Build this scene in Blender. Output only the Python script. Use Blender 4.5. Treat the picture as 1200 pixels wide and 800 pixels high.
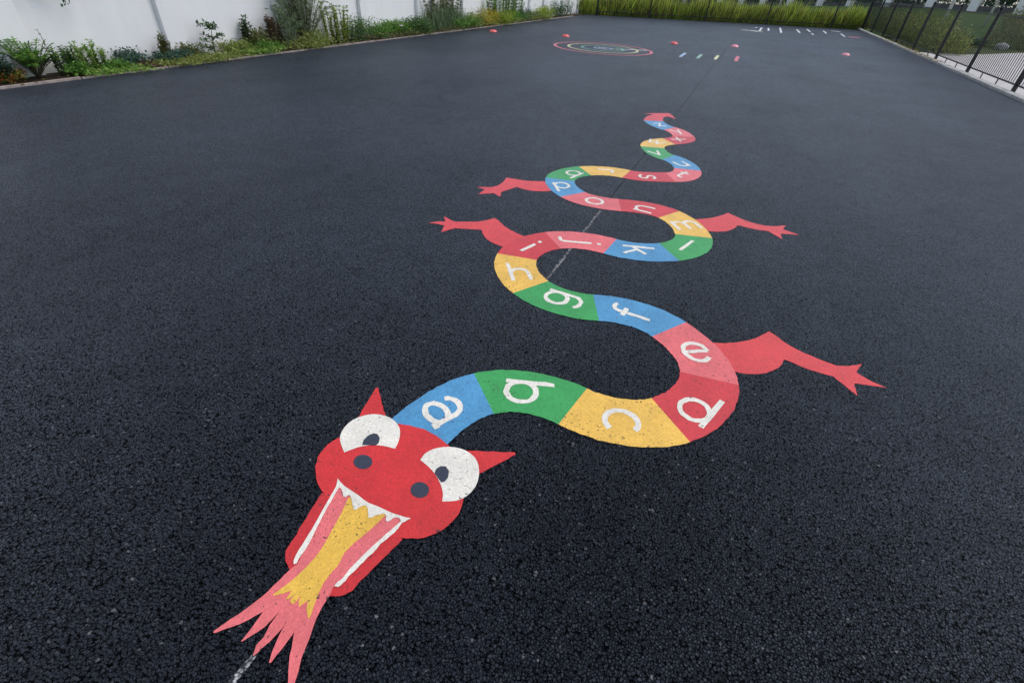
import bpy, bmesh, math, random
from math import sin, cos, pi, radians, sqrt, atan2, hypot
from mathutils import Vector, Matrix
import numpy as np

random.seed(7); RNG = np.random.default_rng(7)
scene = bpy.context.scene
COL = scene.collection
for _o in list(bpy.data.objects):
    bpy.data.objects.remove(_o)

CAM_R = [[0.913885, -0.285488, 0.288637], [0.4024, 0.54287, -0.737134], [0.05375, 0.789803, 0.611001]]
NODES = [[-0.8589,1.152,83.6,0.306],[-0.7157,1.4965,45.5,0.301],[-0.298,1.6103,-9.5,0.281],[0.1355,1.7328,45.9,0.309],[0.2763,2.12,96.9,0.321],[0.0187,2.4686,147.0,0.279],[-0.4337,2.4871,203.0,0.29],[-0.8777,2.5155,149.8,0.267],[-1.1228,2.8522,99.7,0.302],[-0.9882,3.2348,43.9,0.29],[-0.5691,3.3632,-5.799999999999997,0.272],[-0.1469,3.499,40.3,0.303],[-0.0112,3.889,105.4,0.325],[-0.2635,4.2437,150.4,0.265],[-0.7021,4.2273,199.1,0.276],[-1.1533,4.2487,145.6,0.267],[-1.3939,4.576,102.1,0.301],[-1.255,4.9684,43.8,0.296],[-0.844,5.1185,-5.200000000000003,0.286],[-0.4106,5.2838,30.0,0.34],[-0.2862,5.6596,105.3,0.323],[-0.547,5.9965,160.4,0.249],[-0.7908,6.3165,107.7,0.317],[-0.6557,6.7244,43.2,0.315],[-0.5203,7.1053,112.3,0.342],[-0.7621,7.4194,157.0,0.266],[-1.0422,7.7423,115.4,0.296]]
LETTER_AT = {"a": [-0.8253,1.3095],"b": [-0.5188,1.5976],"c": [-0.0691,1.6238],"d": [0.2476,1.8817],"e": [0.1881,2.3188],"f": [-0.2204,2.529],"g": [-0.6478,2.471],"h": [-1.0286,2.6653],"i": [-1.0964,3.0602],"j": [-0.7996,3.3395],"k": [-0.3531,3.3988],"l": [-0.0395,3.6824],"m": [-0.0949,4.0838],"n": [-0.4838,4.2532],"o": [-0.9303,4.194],"p": [-1.3025,4.3902],"q": [-1.3485,4.7963],"r": [-1.0589,5.0894],"s": [-0.6303,5.1493],"t": [-0.3096,5.4607],"u": [-0.374,5.8309],"v": [-0.7098,6.0948],"w": [-0.805,6.5899],"x": [-0.5595,6.9012],"y": [-0.6162,7.2998],"z": [-0.9187,7.5618]}
SHAPES = {"tail": [[-1.1761,7.6788],[-1.187,7.8747],[-1.163,8.0521],[-1.1167,8.1763],[-1.2732,8.1312],[-1.1159,8.2811],[-0.9848,8.3829],[-0.9223,8.4315],[-0.8538,8.3036],[-0.7618,8.0749],[-0.838,8.141],[-0.9018,8.1787],[-0.9397,8.1097],[-0.9389,7.9663],[-0.9084,7.8058]],"head": [[-1.0222,0.7344],[-1.078,0.7674],[-1.1229,0.8131],[-1.1517,0.8702],[-1.154,0.9239],[-1.1374,0.9787],[-1.0974,1.0469],[-1.0306,1.1079],[-0.9592,1.1464],[-0.8924,1.1658],[-0.8215,1.1709],[-0.7582,1.1582],[-0.7005,1.1382],[-0.623,1.0869],[-0.5595,1.0203],[-0.5277,0.9575],[-0.5114,0.9036],[-0.5114,0.8449],[-0.528,0.7993],[-0.5565,0.7582],[-0.5912,0.7291],[-0.647,0.706],[-0.7375,0.6807],[-0.9004,0.6963]],"jaw": [[-1.0205,0.731],[-0.9929,0.6061],[-0.9686,0.4974],[-0.9592,0.4819],[-0.9468,0.4714],[-0.93,0.4632],[-0.9099,0.4537],[-0.7863,0.4154],[-0.7364,0.444],[-0.718,0.4503],[-0.7064,0.4566],[-0.6972,0.4659],[-0.6909,0.4747],[-0.6863,0.4858],[-0.6641,0.5907],[-0.6398,0.7059],[-0.8104,0.7793]],"eyeL": [[-1.0675,0.9191],[-1.1115,0.9501],[-1.1405,0.9811],[-1.1557,1.0274],[-1.151,1.0786],[-1.1255,1.1201],[-1.0891,1.1486],[-1.0415,1.1623],[-0.9929,1.1578],[-0.9453,1.1325],[-0.9152,1.0932],[-0.8998,1.0549],[-0.8938,1.0261],[-0.9435,1.0179],[-0.9938,0.9982],[-1.034,0.9656]],"eyeR": [[-0.7692,1.0234],[-0.7694,1.0563],[-0.7512,1.094],[-0.717,1.1236],[-0.6762,1.1426],[-0.6283,1.1484],[-0.5751,1.1335],[-0.5412,1.1019],[-0.5183,1.0608],[-0.5069,1.0106],[-0.5166,0.9576],[-0.5429,0.9209],[-0.5898,0.8942],[-0.602,0.9215],[-0.6354,0.9589],[-0.6775,0.9887],[-0.7194,1.0086]],"pupilL": [[-1.0269,0.9817],[-1.0379,1.0059],[-1.0364,1.0329],[-1.0249,1.0546],[-1.0059,1.0587],[-0.9842,1.0456],[-0.9716,1.0194],[-0.975,1.0049],[-1.0013,0.9938]],"pupilR": [[-0.6824,0.992],[-0.687,1.0128],[-0.6786,1.0322],[-0.6587,1.0407],[-0.6357,1.0264],[-0.6242,0.9978],[-0.6255,0.9748],[-0.6367,0.966],[-0.6557,0.9768]],"nosL": [[-0.9355,0.9299],[-0.9297,0.9174],[-0.93,0.9044],[-0.9363,0.8927],[-0.9476,0.8842],[-0.9622,0.8801],[-0.9779,0.8809],[-0.9926,0.8865],[-1.0039,0.8963],[-1.0102,0.9087],[-1.0103,0.922],[-1.0041,0.934],[-0.9926,0.9428],[-0.9776,0.947],[-0.9614,0.9461],[-0.9466,0.94]],"nosR": [[-0.6607,0.9163],[-0.6559,0.9033],[-0.6568,0.8901],[-0.6631,0.8785],[-0.6739,0.8703],[-0.6876,0.8667],[-0.7021,0.8681],[-0.7154,0.8745],[-0.7255,0.8848],[-0.7307,0.8978],[-0.7302,0.9112],[-0.724,0.9232],[-0.7129,0.9317],[-0.6988,0.9354],[-0.6839,0.9338],[-0.6705,0.927]],"hornL": [[-1.1354,1.0779],[-1.1871,1.2937],[-1.1761,1.296],[-1.022,1.1461]],"hornR": [[-0.6443,1.1405],[-0.4331,1.2332],[-0.4275,1.2249],[-0.5335,1.0511]],"toothL": [[-1.0086,0.8057],[-0.9888,0.7761],[-0.9774,0.7271],[-0.9674,0.6812],[-0.9554,0.6353],[-0.9461,0.5954],[-0.9423,0.5777],[-0.9357,0.5423],[-0.9313,0.5151],[-0.927,0.4932],[-0.9188,0.4814],[-0.9123,0.4729],[-0.9057,0.4799],[-0.9099,0.4922],[-0.9111,0.5093],[-0.9133,0.5318],[-0.9187,0.5566],[-0.9275,0.5849],[-0.9338,0.6108],[-0.9448,0.648],[-0.9553,0.6855],[-0.9625,0.7236],[-0.9712,0.755],[-0.9743,0.7763]],"toothR": [[-0.657,0.7854],[-0.6732,0.7615],[-0.6749,0.7437],[-0.6759,0.7285],[-0.6783,0.709],[-0.6826,0.6926],[-0.6892,0.6734],[-0.6956,0.6542],[-0.6978,0.633],[-0.7021,0.6148],[-0.7063,0.597],[-0.7091,0.5776],[-0.7134,0.5634],[-0.7159,0.547],[-0.7192,0.5304],[-0.7232,0.5153],[-0.7224,0.5011],[-0.7246,0.4932],[-0.7258,0.4843],[-0.7309,0.4775],[-0.744,0.4728],[-0.7442,0.4817],[-0.7423,0.4887],[-0.7375,0.4985],[-0.7361,0.51],[-0.7364,0.5247],[-0.7349,0.538],[-0.7319,0.5574],[-0.7302,0.5765],[-0.7246,0.5966],[-0.7194,0.6201],[-0.7128,0.6473],[-0.7052,0.6738],[-0.7013,0.6935],[-0.6962,0.7119],[-0.6892,0.7332],[-0.6821,0.7543]],"teeth": [[-1.0086,0.8057],[-0.9849,0.797],[-0.9599,0.7884],[-0.9251,0.7832],[-0.8875,0.778],[-0.8602,0.7732],[-0.8332,0.7684],[-0.796,0.7703],[-0.7585,0.771],[-0.7286,0.7713],[-0.7013,0.7751],[-0.6778,0.7787],[-0.6571,0.7841],[-0.6694,0.7584],[-0.6828,0.7565],[-0.6907,0.7649],[-0.7058,0.7621],[-0.7154,0.7545],[-0.7161,0.745],[-0.7236,0.7346],[-0.7333,0.7368],[-0.7411,0.7529],[-0.7524,0.7582],[-0.7642,0.7495],[-0.7773,0.7385],[-0.7843,0.7237],[-0.7938,0.7183],[-0.8071,0.7319],[-0.8204,0.7474],[-0.8331,0.754],[-0.8461,0.7509],[-0.8514,0.7396],[-0.8543,0.7256],[-0.8646,0.7229],[-0.883,0.7403],[-0.9003,0.7562],[-0.9167,0.7647],[-0.9233,0.7591],[-0.924,0.7521],[-0.9341,0.7489],[-0.9469,0.7626],[-0.9634,0.7748],[-0.9755,0.7757]],"flame": [[-0.9809,0.7842],[-0.9679,0.7113],[-0.9403,0.6165],[-0.9172,0.532],[-0.904,0.482],[-0.9099,0.4537],[-0.9161,0.4136],[-0.9263,0.3497],[-0.9497,0.2843],[-0.9763,0.2203],[-0.9745,0.2153],[-0.9679,0.2176],[-0.9227,0.2661],[-0.8872,0.3203],[-0.8833,0.274],[-0.8822,0.2323],[-0.8778,0.2344],[-0.8513,0.2889],[-0.8447,0.343],[-0.8408,0.3017],[-0.8316,0.2697],[-0.8341,0.2434],[-0.8227,0.2195],[-0.8192,0.2199],[-0.8071,0.2684],[-0.7998,0.3076],[-0.8026,0.3381],[-0.7956,0.2915],[-0.7789,0.247],[-0.7674,0.2248],[-0.7636,0.227],[-0.7606,0.2676],[-0.7609,0.3153],[-0.7256,0.2632],[-0.7027,0.2325],[-0.6749,0.2004],[-0.6633,0.2057],[-0.6657,0.2179],[-0.691,0.2708],[-0.7079,0.3195],[-0.7281,0.3729],[-0.7356,0.4079],[-0.7376,0.4455],[-0.7448,0.4701],[-0.7391,0.4879],[-0.717,0.5641],[-0.6983,0.6568],[-0.6859,0.7311],[-0.6859,0.7687],[-0.7551,0.7663],[-0.8576,0.7647]],"core": [[-0.9148,0.7574],[-0.8958,0.6908],[-0.8794,0.6164],[-0.8652,0.5398],[-0.8709,0.4658],[-0.8823,0.4174],[-0.8989,0.3713],[-0.8939,0.3698],[-0.8732,0.3862],[-0.8544,0.4067],[-0.853,0.3798],[-0.848,0.3764],[-0.8376,0.4],[-0.8387,0.3793],[-0.8236,0.3743],[-0.8189,0.3802],[-0.8183,0.4091],[-0.8112,0.3866],[-0.7987,0.3769],[-0.7886,0.4029],[-0.7742,0.3815],[-0.7486,0.3611],[-0.7484,0.3715],[-0.7629,0.4064],[-0.7743,0.4385],[-0.7811,0.4681],[-0.7813,0.505],[-0.7776,0.5322],[-0.7875,0.5768],[-0.7812,0.6139],[-0.7692,0.6548],[-0.7548,0.7091],[-0.7461,0.7589],[-0.8243,0.7566]],"leg1": [[0.2391,2.2418],[0.2738,2.4574],[0.3506,2.4942],[0.4133,2.5415],[0.4764,2.6002],[0.5311,2.6812],[0.5638,2.7328],[0.5968,2.7121],[0.6427,2.6658],[0.705,2.6216],[0.7746,2.5941],[0.8427,2.5742],[0.9096,2.5616],[0.9533,2.5794],[1.0446,2.6461],[1.004,2.5501],[1.0673,2.5062],[1.1408,2.4805],[1.0613,2.4617],[0.9829,2.4378],[0.9842,2.3344],[0.9344,2.394],[0.8831,2.4494],[0.767,2.4514],[0.6422,2.4834],[0.6301,2.4282],[0.5951,2.3627],[0.5527,2.31],[0.4857,2.2648],[0.4139,2.2431]],"leg2": [[-1.2055,3.1894],[-1.2933,3.2173],[-1.4073,3.2743],[-1.5181,3.3659],[-1.5494,3.3829],[-1.5881,3.3182],[-1.6291,3.2606],[-1.7933,3.1531],[-1.8488,3.1683],[-1.9235,3.1987],[-1.8629,3.1174],[-1.9181,3.0845],[-1.9652,3.0261],[-1.9051,3.043],[-1.8314,3.0457],[-1.7936,2.9291],[-1.7345,3.0479],[-1.631,3.0871],[-1.5418,3.1251],[-1.5039,3.0673],[-1.4299,2.9956],[-1.3469,2.9562],[-1.2739,2.9452],[-1.1362,2.9816]],"leg3": [[-1.5044,4.4343],[-1.6632,4.3556],[-1.7667,4.341],[-1.8719,4.3285],[-1.8496,4.2026],[-1.8522,4.0775],[-1.8862,4.008],[-2.0015,3.9431],[-1.9107,3.9221],[-1.9068,3.7834],[-1.7996,3.8825],[-1.7113,3.8318],[-1.751,3.9455],[-1.6821,4.1449],[-1.5932,4.1216],[-1.4832,4.1388],[-1.3686,4.2106],[-1.3425,4.3921]],"leg4": [[-0.0359,4.2618],[0.0401,4.322],[0.1099,4.3978],[0.1708,4.493],[0.2138,4.5721],[0.265,4.5343],[0.3445,4.4828],[0.4486,4.4467],[0.5456,4.4431],[0.624,4.4895],[0.6977,4.5535],[0.6684,4.4417],[0.7308,4.414],[0.7961,4.3872],[0.6493,4.3279],[0.6608,4.2156],[0.5958,4.2833],[0.551,4.3277],[0.4519,4.3083],[0.3048,4.3207],[0.2941,4.2604],[0.2574,4.1802],[0.1987,4.1093],[0.1026,4.0586],[0.0055,4.0647]]}
FAR_T = [0.06,2.31,6.78,10.75,14.28,17.42]
PLANTS = [["bush",-9.38,4.01,0.3,0.16,"low shrub with orange and green leaves at the near end of the left planting strip","orange"],["spray",-9.38,4.41,0.55,0.39,"bright green leafy shrub with long feathered leaves beside the kerb","bright"],["stalk",-9.5,4.73,0.17,0.48,"thin stalk with sparse dark purple leaves against the white wall","purple"],["upright",-9.38,4.84,0.3,0.29,"dark green upright leafy plant next to the feathery shrub","mid"],["upright",-9.45,5.22,0.36,0.33,"light green upright shrub standing against the white wall","light"],["cover",-9.2,5.39,0.76,0.06,"low carpet of bright green leaves spilling towards the kerb","light"],["bush",-9.45,5.89,0.39,0.22,"round blue green shrub below the second wall pilaster","bluegreen"],["cover",-9.25,5.97,0.27,0.07,"small dark reddish brown plant at the kerb","brown"],["bush",-9.45,6.59,0.57,0.16,"low blue green mound in front of a wall pilaster","bluegreen"],["cover",-9.18,6.46,0.99,0.07,"strip of short yellow green ground plants along the kerb","yellowgreen"],["bush",-9.45,7.0,0.35,0.21,"small olive shrub left of a tall dark leaved sapling","olive"],["sapling",-9.45,7.46,0.54,0.42,"young tree with large dark green leaves on bare stems","dark"],["bush",-9.38,7.87,0.59,0.22,"yellow green low shrub right of the young dark tree","yellowgreen"],["upright",-9.5,8.35,0.31,0.51,"narrow dark green upright plant behind a bare twig","dark"],["bush",-9.45,8.57,0.5,0.35,"olive brown bush under the white wall","olive"],["upright",-9.45,8.97,0.49,0.52,"brown stemmed upright plant with reddish tips","brown"],["cover",-9.2,8.23,0.85,0.12,"fresh light green low plants at the kerb before the tall grey shrub","light"],["arching",-9.45,9.9,1.43,1.28,"tall grey green shrub with long arching stems","greygreen"],["upright",-9.4,10.94,0.85,0.67,"lime green upright shrub beside the tall arching shrub","lime"],["cover",-9.2,9.81,1.82,0.15,"pale green low leaves under the tall arching shrub","yellowgreen"],["bush",-9.4,11.89,1.27,0.46,"dense dark green bush right of the lime shrub","mid"],["bush",-9.4,12.75,1.02,0.33,"mid green bush in the middle of the planting strip","bright"],["bush",-9.4,13.52,0.85,0.34,"low green bush carrying a white flower","bright"],["bush",-9.4,14.27,1.01,0.42,"dark bush with a few upright twigs","mid"],["grassy",-9.45,16.17,3.01,0.8,"tall spiky green clump with thin upright stems","greygreen"],["cover",-9.2,14.66,5.95,0.12,"ragged low ground plants along the middle of the kerb","olive"],["bush",-9.4,18.1,1.26,0.44,"yellowish green shrub behind the red marker","yellowgreen"],["bush",-9.3,19.08,1.66,0.47,"golden yellow shrub beside the kerb","yellow"],["upright",-9.5,21.14,3.46,0.93,"tall dark green upright shrub beyond the golden one","bright"],["bush",-9.25,20.51,1.38,0.38,"lime green bush at the foot of the tall dark shrub","lime"],["bush",-9.4,23.33,1.99,0.35,"low grey green bush near the far end of the strip","bluegreen"],["cover",-9.2,21.11,6.97,0.14,"low mixed plants with yellow leaves at the far kerb","yellowgreen"],["bush",-9.3,25.09,1.81,0.41,"small lime bush near the far corner","lime"],["bush",-9.4,27.3,3.63,0.63,"dark green bush in the far left corner","dark"],["spray",-9.4,3.93,0.39,0.26,"blue green long leafed shrub cut by the left edge of the photograph","bluegreen"],["bush",-9.3,4.94,0.32,0.15,"small mid green bush between two upright plants near the left edge","bright"],["bush",-9.3,5.43,0.3,0.13,"bright green small bush at the right end of the leafy carpet","bright"],["upright",-9.5,6.54,0.13,0.34,"thin pale stem with small leaves before a wall pilaster","olive"],["cover",-9.18,7.4,1.04,0.09,"low yellowish green ground plants before the young dark tree","yellowgreen"],["bush",-9.35,8.66,0.69,0.21,"mixed green bush at the foot of the brown stemmed plant","bright"],["arching",-9.35,9.21,0.7,0.61,"pale wispy shrub at the left foot of the tall arching shrub","greygreen"],["bush",-9.3,9.95,0.89,0.3,"bright green bush in front of the tall arching shrub","yellowgreen"],["bush",-9.3,14.63,0.96,0.35,"dark green bush at the left foot of the spiky clump","mid"],["upright",-9.55,16.29,2.23,0.99,"wispy leafed shrub rising behind the spiky clump","olive"],["bush",-9.3,17.12,1.71,0.3,"rounded green bush at the right foot of the spiky clump","bright"],["bush",-9.35,21.8,1.78,0.37,"green bush under the tall shrub beyond the golden one","bright"],["bush",-9.25,23.88,2.52,0.26,"small yellow green bush close to the far end of the kerb","yellowgreen"]]
CONES = [[-8.2416,17.3465],[-5.969,18.3259],[-2.5261,19.7194],[-0.6166,20.8978],[2.9574,21.9874]]
GAME = [[[0.024,30.7447],[0.089,33.7281],0.085],[[0.4273,33.8195],[0.4371,31.5559],0.085],[[1.0237,35.0007],[1.0256,30.7374],0.085],[[1.8754,34.9802],[1.925,32.0983],0.085],[[2.4603,36.1137],[2.4857,33.7568],0.085],[[2.49,32.5623],[2.523,31.6362],0.085],[[3.2746,35.9349],[3.2581,33.6355],0.085],[[3.8765,36.5178],[4.0295,36.7566],0.5],[[4.0172,34.5313],[3.9812,32.3142],0.085],[[-0.2435,33.3603],[-0.1421,33.3412],0.5],[[-0.3202,30.2045],[-0.1737,30.4344],0.5]]

# ------------------------------------------------------------------ camera, world, sun, exposure
EYE = 1.6
cam = bpy.data.cameras.new('camera')
cam_ob = bpy.data.objects.new('camera', cam); COL.objects.link(cam_ob)
cam.sensor_fit = 'HORIZONTAL'; cam.sensor_width = 36.0; cam.lens = 557.0 / 1200.0 * 36.0
cam.clip_start = 0.05; cam.clip_end = 2000.0
M4 = Matrix([list(CAM_R[0]) + [0.0], list(CAM_R[1]) + [0.0], list(CAM_R[2]) + [EYE], [0, 0, 0, 1]])
cam_ob.matrix_world = M4
scene.camera = cam_ob

SUN_EL, SUN_AZ = radians(58), radians(62)        # azimuth from +Y towards +X
world = bpy.data.worlds.new('World'); scene.world = world; world.use_nodes = True
wn, wl = world.node_tree.nodes, world.node_tree.links
wn.clear()
sky = wn.new('ShaderNodeTexSky'); sky.sky_type = 'NISHITA'; sky.sun_disc = False
sky.sun_elevation = SUN_EL; sky.sun_rotation = SUN_AZ
sky.air_density = 1.0; sky.dust_density = 1.2; sky.ozone_density = 2.0
hs = wn.new('ShaderNodeHueSaturation'); hs.inputs['Saturation'].default_value = 0.58
bg = wn.new('ShaderNodeBackground'); bg.inputs['Strength'].default_value = 0.15
wo = wn.new('ShaderNodeOutputWorld')
wl.new(sky.outputs[0], hs.inputs['Color']); wl.new(hs.outputs[0], bg.inputs['Color']); wl.new(bg.outputs[0], wo.inputs['Surface'])

sun = bpy.data.lights.new('sun', 'SUN'); sun.energy = 1.15; sun.angle = radians(25); sun.color = (1.0, 0.95, 0.88)
sun_ob = bpy.data.objects.new('sun', sun); COL.objects.link(sun_ob)
sd = Vector((cos(SUN_EL) * sin(SUN_AZ), cos(SUN_EL) * cos(SUN_AZ), sin(SUN_EL)))
sun_ob.rotation_euler = sd.to_track_quat('Z', 'Y').to_euler(); sun_ob.location = (20, 20, 40)

scene.view_settings.view_transform = 'Standard'; scene.view_settings.look = 'None'
scene.view_settings.exposure = 0.40; scene.view_settings.gamma = 1.0
scene.view_settings.use_curve_mapping = False

# ------------------------------------------------------------------ material helpers
def s2l(c):
    return tuple(((v / 255.0) / 12.92 if v / 255.0 <= 0.04045 else ((v / 255.0 + 0.055) / 1.055) ** 2.4) for v in c)

class NT:
    def __init__(self, name):
        self.m = bpy.data.materials.new(name); self.m.use_nodes = True
        self.t = self.m.node_tree; self.n = self.t.nodes; self.l = self.t.links
        self.n.clear()
        self.out = self.n.new('ShaderNodeOutputMaterial')
        self.b = self.n.new('ShaderNodeBsdfPrincipled')
        self.l.new(self.b.outputs[0], self.out.inputs['Surface'])
        self.geo = self.n.new('ShaderNodeNewGeometry')
        self.P = self.geo.outputs['Position']
    def put(self, sock, v):
        if isinstance(v, bpy.types.NodeSocket): self.l.new(v, sock)
        elif v is not None:
            if hasattr(sock.default_value, '__len__') and not hasattr(v, '__len__'): v = (v, v, v)
            if hasattr(v, '__len__') and len(v) == 3 and len(sock.default_value) == 4: v = tuple(v) + (1.0,)
            sock.default_value = v
    def math(self, op, a, b=None, c=None, clamp=False):
        n = self.n.new('ShaderNodeMath'); n.operation = op; n.use_clamp = clamp
        self.put(n.inputs[0], a); self.put(n.inputs[1], b)
        if c is not None: self.put(n.inputs[2], c)
        return n.outputs[0]
    def vmath(self, op, a, b=None, scale=None):
        n = self.n.new('ShaderNodeVectorMath'); n.operation = op
        self.put(n.inputs[0], a)
        if b is not None: self.put(n.inputs[1], b)
        if scale is not None: self.put(n.inputs['Scale'], scale)
        return n.outputs[0]
    def noise(self, scale, detail=3.0, rough=0.55, vec=None):
        n = self.n.new('ShaderNodeTexNoise'); self.l.new(vec or self.P, n.inputs['Vector'])
        n.inputs['Scale'].default_value = scale; n.inputs['Detail'].default_value = detail; n.inputs['Roughness'].default_value = rough
        return n
    def voro(self, scale, feature='F1', vec=None, rnd=1.0):
        n = self.n.new('ShaderNodeTexVoronoi'); n.feature = feature
        self.l.new(vec or self.P, n.inputs['Vector'])
        n.inputs['Scale'].default_value = scale; n.inputs['Randomness'].default_value = rnd
        return n
    def remap(self, v, a, b, c=0.0, d=1.0, smooth=False):
        n = self.n.new('ShaderNodeMapRange'); n.clamp = True
        if smooth: n.interpolation_type = 'SMOOTHSTEP'
        self.put(n.inputs['Value'], v)
        for k, x in zip(('From Min', 'From Max', 'To Min', 'To Max'), (a, b, c, d)): n.inputs[k].default_value = x
        return n.outputs[0]
    def mix(self, f, a, b, mode='MIX'):
        n = self.n.new('ShaderNodeMix'); n.data_type = 'RGBA'; n.blend_type = mode
        self.put(n.inputs[0], f); self.put(n.inputs[6], a); self.put(n.inputs[7], b)
        return n.outputs[2]
    def ramp(self, f, stops):
        n = self.n.new('ShaderNodeValToRGB'); self.put(n.inputs[0], f)
        e = n.color_ramp.elements
        while len(e) < len(stops): e.new(0.5)
        for k, (p, c) in zip(e, stops):
            k.position = p; k.color = tuple(c) + (1.0,) if hasattr(c, '__len__') else (c, c, c, 1.0)
        return n.outputs[0]
    def bump(self, h, strength, dist, normal=None):
        n = self.n.new('ShaderNodeBump'); self.put(n.inputs['Height'], h)
        n.inputs['Strength'].default_value = strength; n.inputs['Distance'].default_value = dist
        if normal is not None: self.l.new(normal, n.inputs['Normal'])
        return n.outputs[0]
    def set(self, **k):
        names = dict(color='Base Color', rough='Roughness', normal='Normal', spec='Specular IOR Level', metal='Metallic', ior='IOR', alpha='Alpha')
        for q, v in k.items():
            s = self.b.inputs[names[q]]
            self.put(s, v)
        return self

GRAIN = 100.0
def stone_field(t):
    """shared grain of the surface: F1 cells bent by noise, the same under asphalt and paint"""
    wob = t.vmath('ADD', t.P, t.vmath('SCALE', t.noise(75.0, 3.0, 0.6).outputs['Color'], scale=0.015))
    return t.voro(GRAIN, 'F1', wob), t.voro(GRAIN, 'DISTANCE_TO_EDGE', wob)
def asphalt_material():
    t = NT('asphalt')
    v, ve = stone_field(t)
    cellr = t.n.new('ShaderNodeSeparateColor'); t.l.new(v.outputs['Color'], cellr.inputs[0])
    r1, r2, r3 = cellr.outputs[0], cellr.outputs[1], cellr.outputs[2]
    stone = t.ramp(r1, [(0.0, (.0034, .0040, .0064)), (0.55, (.0064, .0073, .0112)), (0.86, (.0112, .0124, .0172)), (0.985, (.016, .017, .020)), (0.9986, (.10, .10, .10))])
    patch = t.remap(t.noise(0.55, 4.0).outputs[0], 0.3, 0.7, 0.86, 1.14)
    hole = t.math('ADD', v.outputs['Distance'], t.math('MULTIPLY', t.math('SUBTRACT', t.noise(190.0, 2.0).outputs[0], 0.5), 0.55))
    nw = t.noise(110.0, 3.0, 0.6).outputs[0]
    width = t.remap(nw, 0.3, 0.7, 0.06, 0.24)
    crack = t.math('DIVIDE', ve.outputs['Distance'], width, clamp=True)
    gap = t.math('MULTIPLY', t.remap(crack, 0.1, 1.0, 0.10, 1.0, True), t.remap(hole, 0.50, 0.78, 1.0, 0.25, True))  # crevice shade between the stones, put into colour, specular and sheen
    fine = t.remap(t.noise(520.0, 2.0).outputs[0], 0.3, 0.7, 0.7, 1.3)
    k = t.math('MULTIPLY', t.math('MULTIPLY', gap, fine), patch)
    clump = t.remap(t.noise(62.0, 4.0, 0.65).outputs[0], 0.34, 0.66, 0.50, 1.50)
    broad = t.remap(t.noise(5.0, 5.0, 0.7).outputs[0], 0.3, 0.7, 0.84, 1.16)
    # dusty scuffs and damp patches metres across, drawn out along the rolling direction
    sc2 = t.n.new('ShaderNodeMapping'); t.l.new(t.P, sc2.inputs[0]); sc2.inputs['Scale'].default_value = (0.42, 0.22, 1.0); sc2.inputs['Rotation'].default_value = (0, 0, 0.35)
    dust = t.remap(t.noise(1.0, 7.0, 0.68, vec=sc2.outputs[0]).outputs[0], 0.34, 0.66, 0.78, 1.22)
    broad = t.math('MULTIPLY', broad, dust)
    k = t.math('MULTIPLY', k, t.math('MULTIPLY', clump, broad))
    big = t.voro(47.0, 'F1', t.vmath('ADD', t.P, t.vmath('SCALE', t.noise(60.0, 3.0).outputs['Color'], scale=0.02)))
    bsep = t.n.new('ShaderNodeSeparateColor'); t.l.new(big.outputs['Color'], bsep.inputs[0])
    isbig = t.math('MULTIPLY', t.math('GREATER_THAN', bsep.outputs[0], 0.93), t.math('LESS_THAN', big.outputs['Distance'], 0.36))
    k = t.mix(t.math('MULTIPLY', isbig, 0.8), k, t.math('ADD', t.math('MULTIPLY', bsep.outputs[1], 0.9), 0.4))
    col = t.mix(1.0, stone, k, 'MULTIPLY')
    # long rolled lane marks and scuffs
    mp = t.n.new('ShaderNodeMapping'); t.l.new(t.P, mp.inputs[0]); mp.inputs['Scale'].default_value = (0.5, 0.06, 1.0)
    lane = t.remap(t.noise(1.3, 3.0, vec=mp.outputs[0]).outputs[0], 0.35, 0.65, 0.85, 1.15)
    col = t.mix(1.0, col, lane, 'MULTIPLY')
    # every stone lies at its own tilt
    tilt = t.vmath('SUBTRACT', v.outputs['Color'], (0.5, 0.5, 0.5))
    tilt = t.vmath('MULTIPLY', tilt, (1.0, 1.0, 0.0))
    nrm = t.vmath('NORMALIZE', t.vmath('ADD', t.geo.outputs['Normal'], t.vmath('SCALE', tilt, scale=TILT)))
    h = t.math('ADD', t.remap(ve.outputs['Distance'], 0.0, 0.32, 0.0, 1.0, True), t.math('MULTIPLY', r2, 0.7))
    h = t.math('ADD', h, t.math('MULTIPLY', t.noise(420.0, 3.0).outputs[0], 0.3))
    bmp = t.bump(h, BUMP, 0.005, nrm)
    rough = t.math('MULTIPLY', t.remap(r3, 0.0, 1.0, 0.28, 0.48), t.remap(t.noise(0.8, 4.0).outputs[0], 0.3, 0.7, 0.93, 1.07))
    t.set(color=col, rough=rough, normal=bmp, spec=t.math('MULTIPLY', t.math('MULTIPLY', gap, SPEC), t.math('MULTIPLY', t.remap(clump, 0.50, 1.50, 0.66, 1.34), broad)))
    t.b.inputs['Specular Tint'].default_value = (0.78, 0.90, 1.08, 1.0)
    t.put(t.b.inputs['Sheen Weight'], t.math('MULTIPLY', t.math('MULTIPLY', gap, SHEEN), t.math('MULTIPLY', t.remap(clump, 0.50, 1.50, 0.60, 1.40), broad))); t.b.inputs['Sheen Roughness'].default_value = 0.22
    t.b.inputs['Sheen Tint'].default_value = (0.67, 0.79, 1.0, 1.0)      # bluish sheen put in as grazing sky reflection on the stones
    return t.m
TILT, BUMP, SPEC, SHEEN = 0.17, 0.60, 0.34, 0.46

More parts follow.
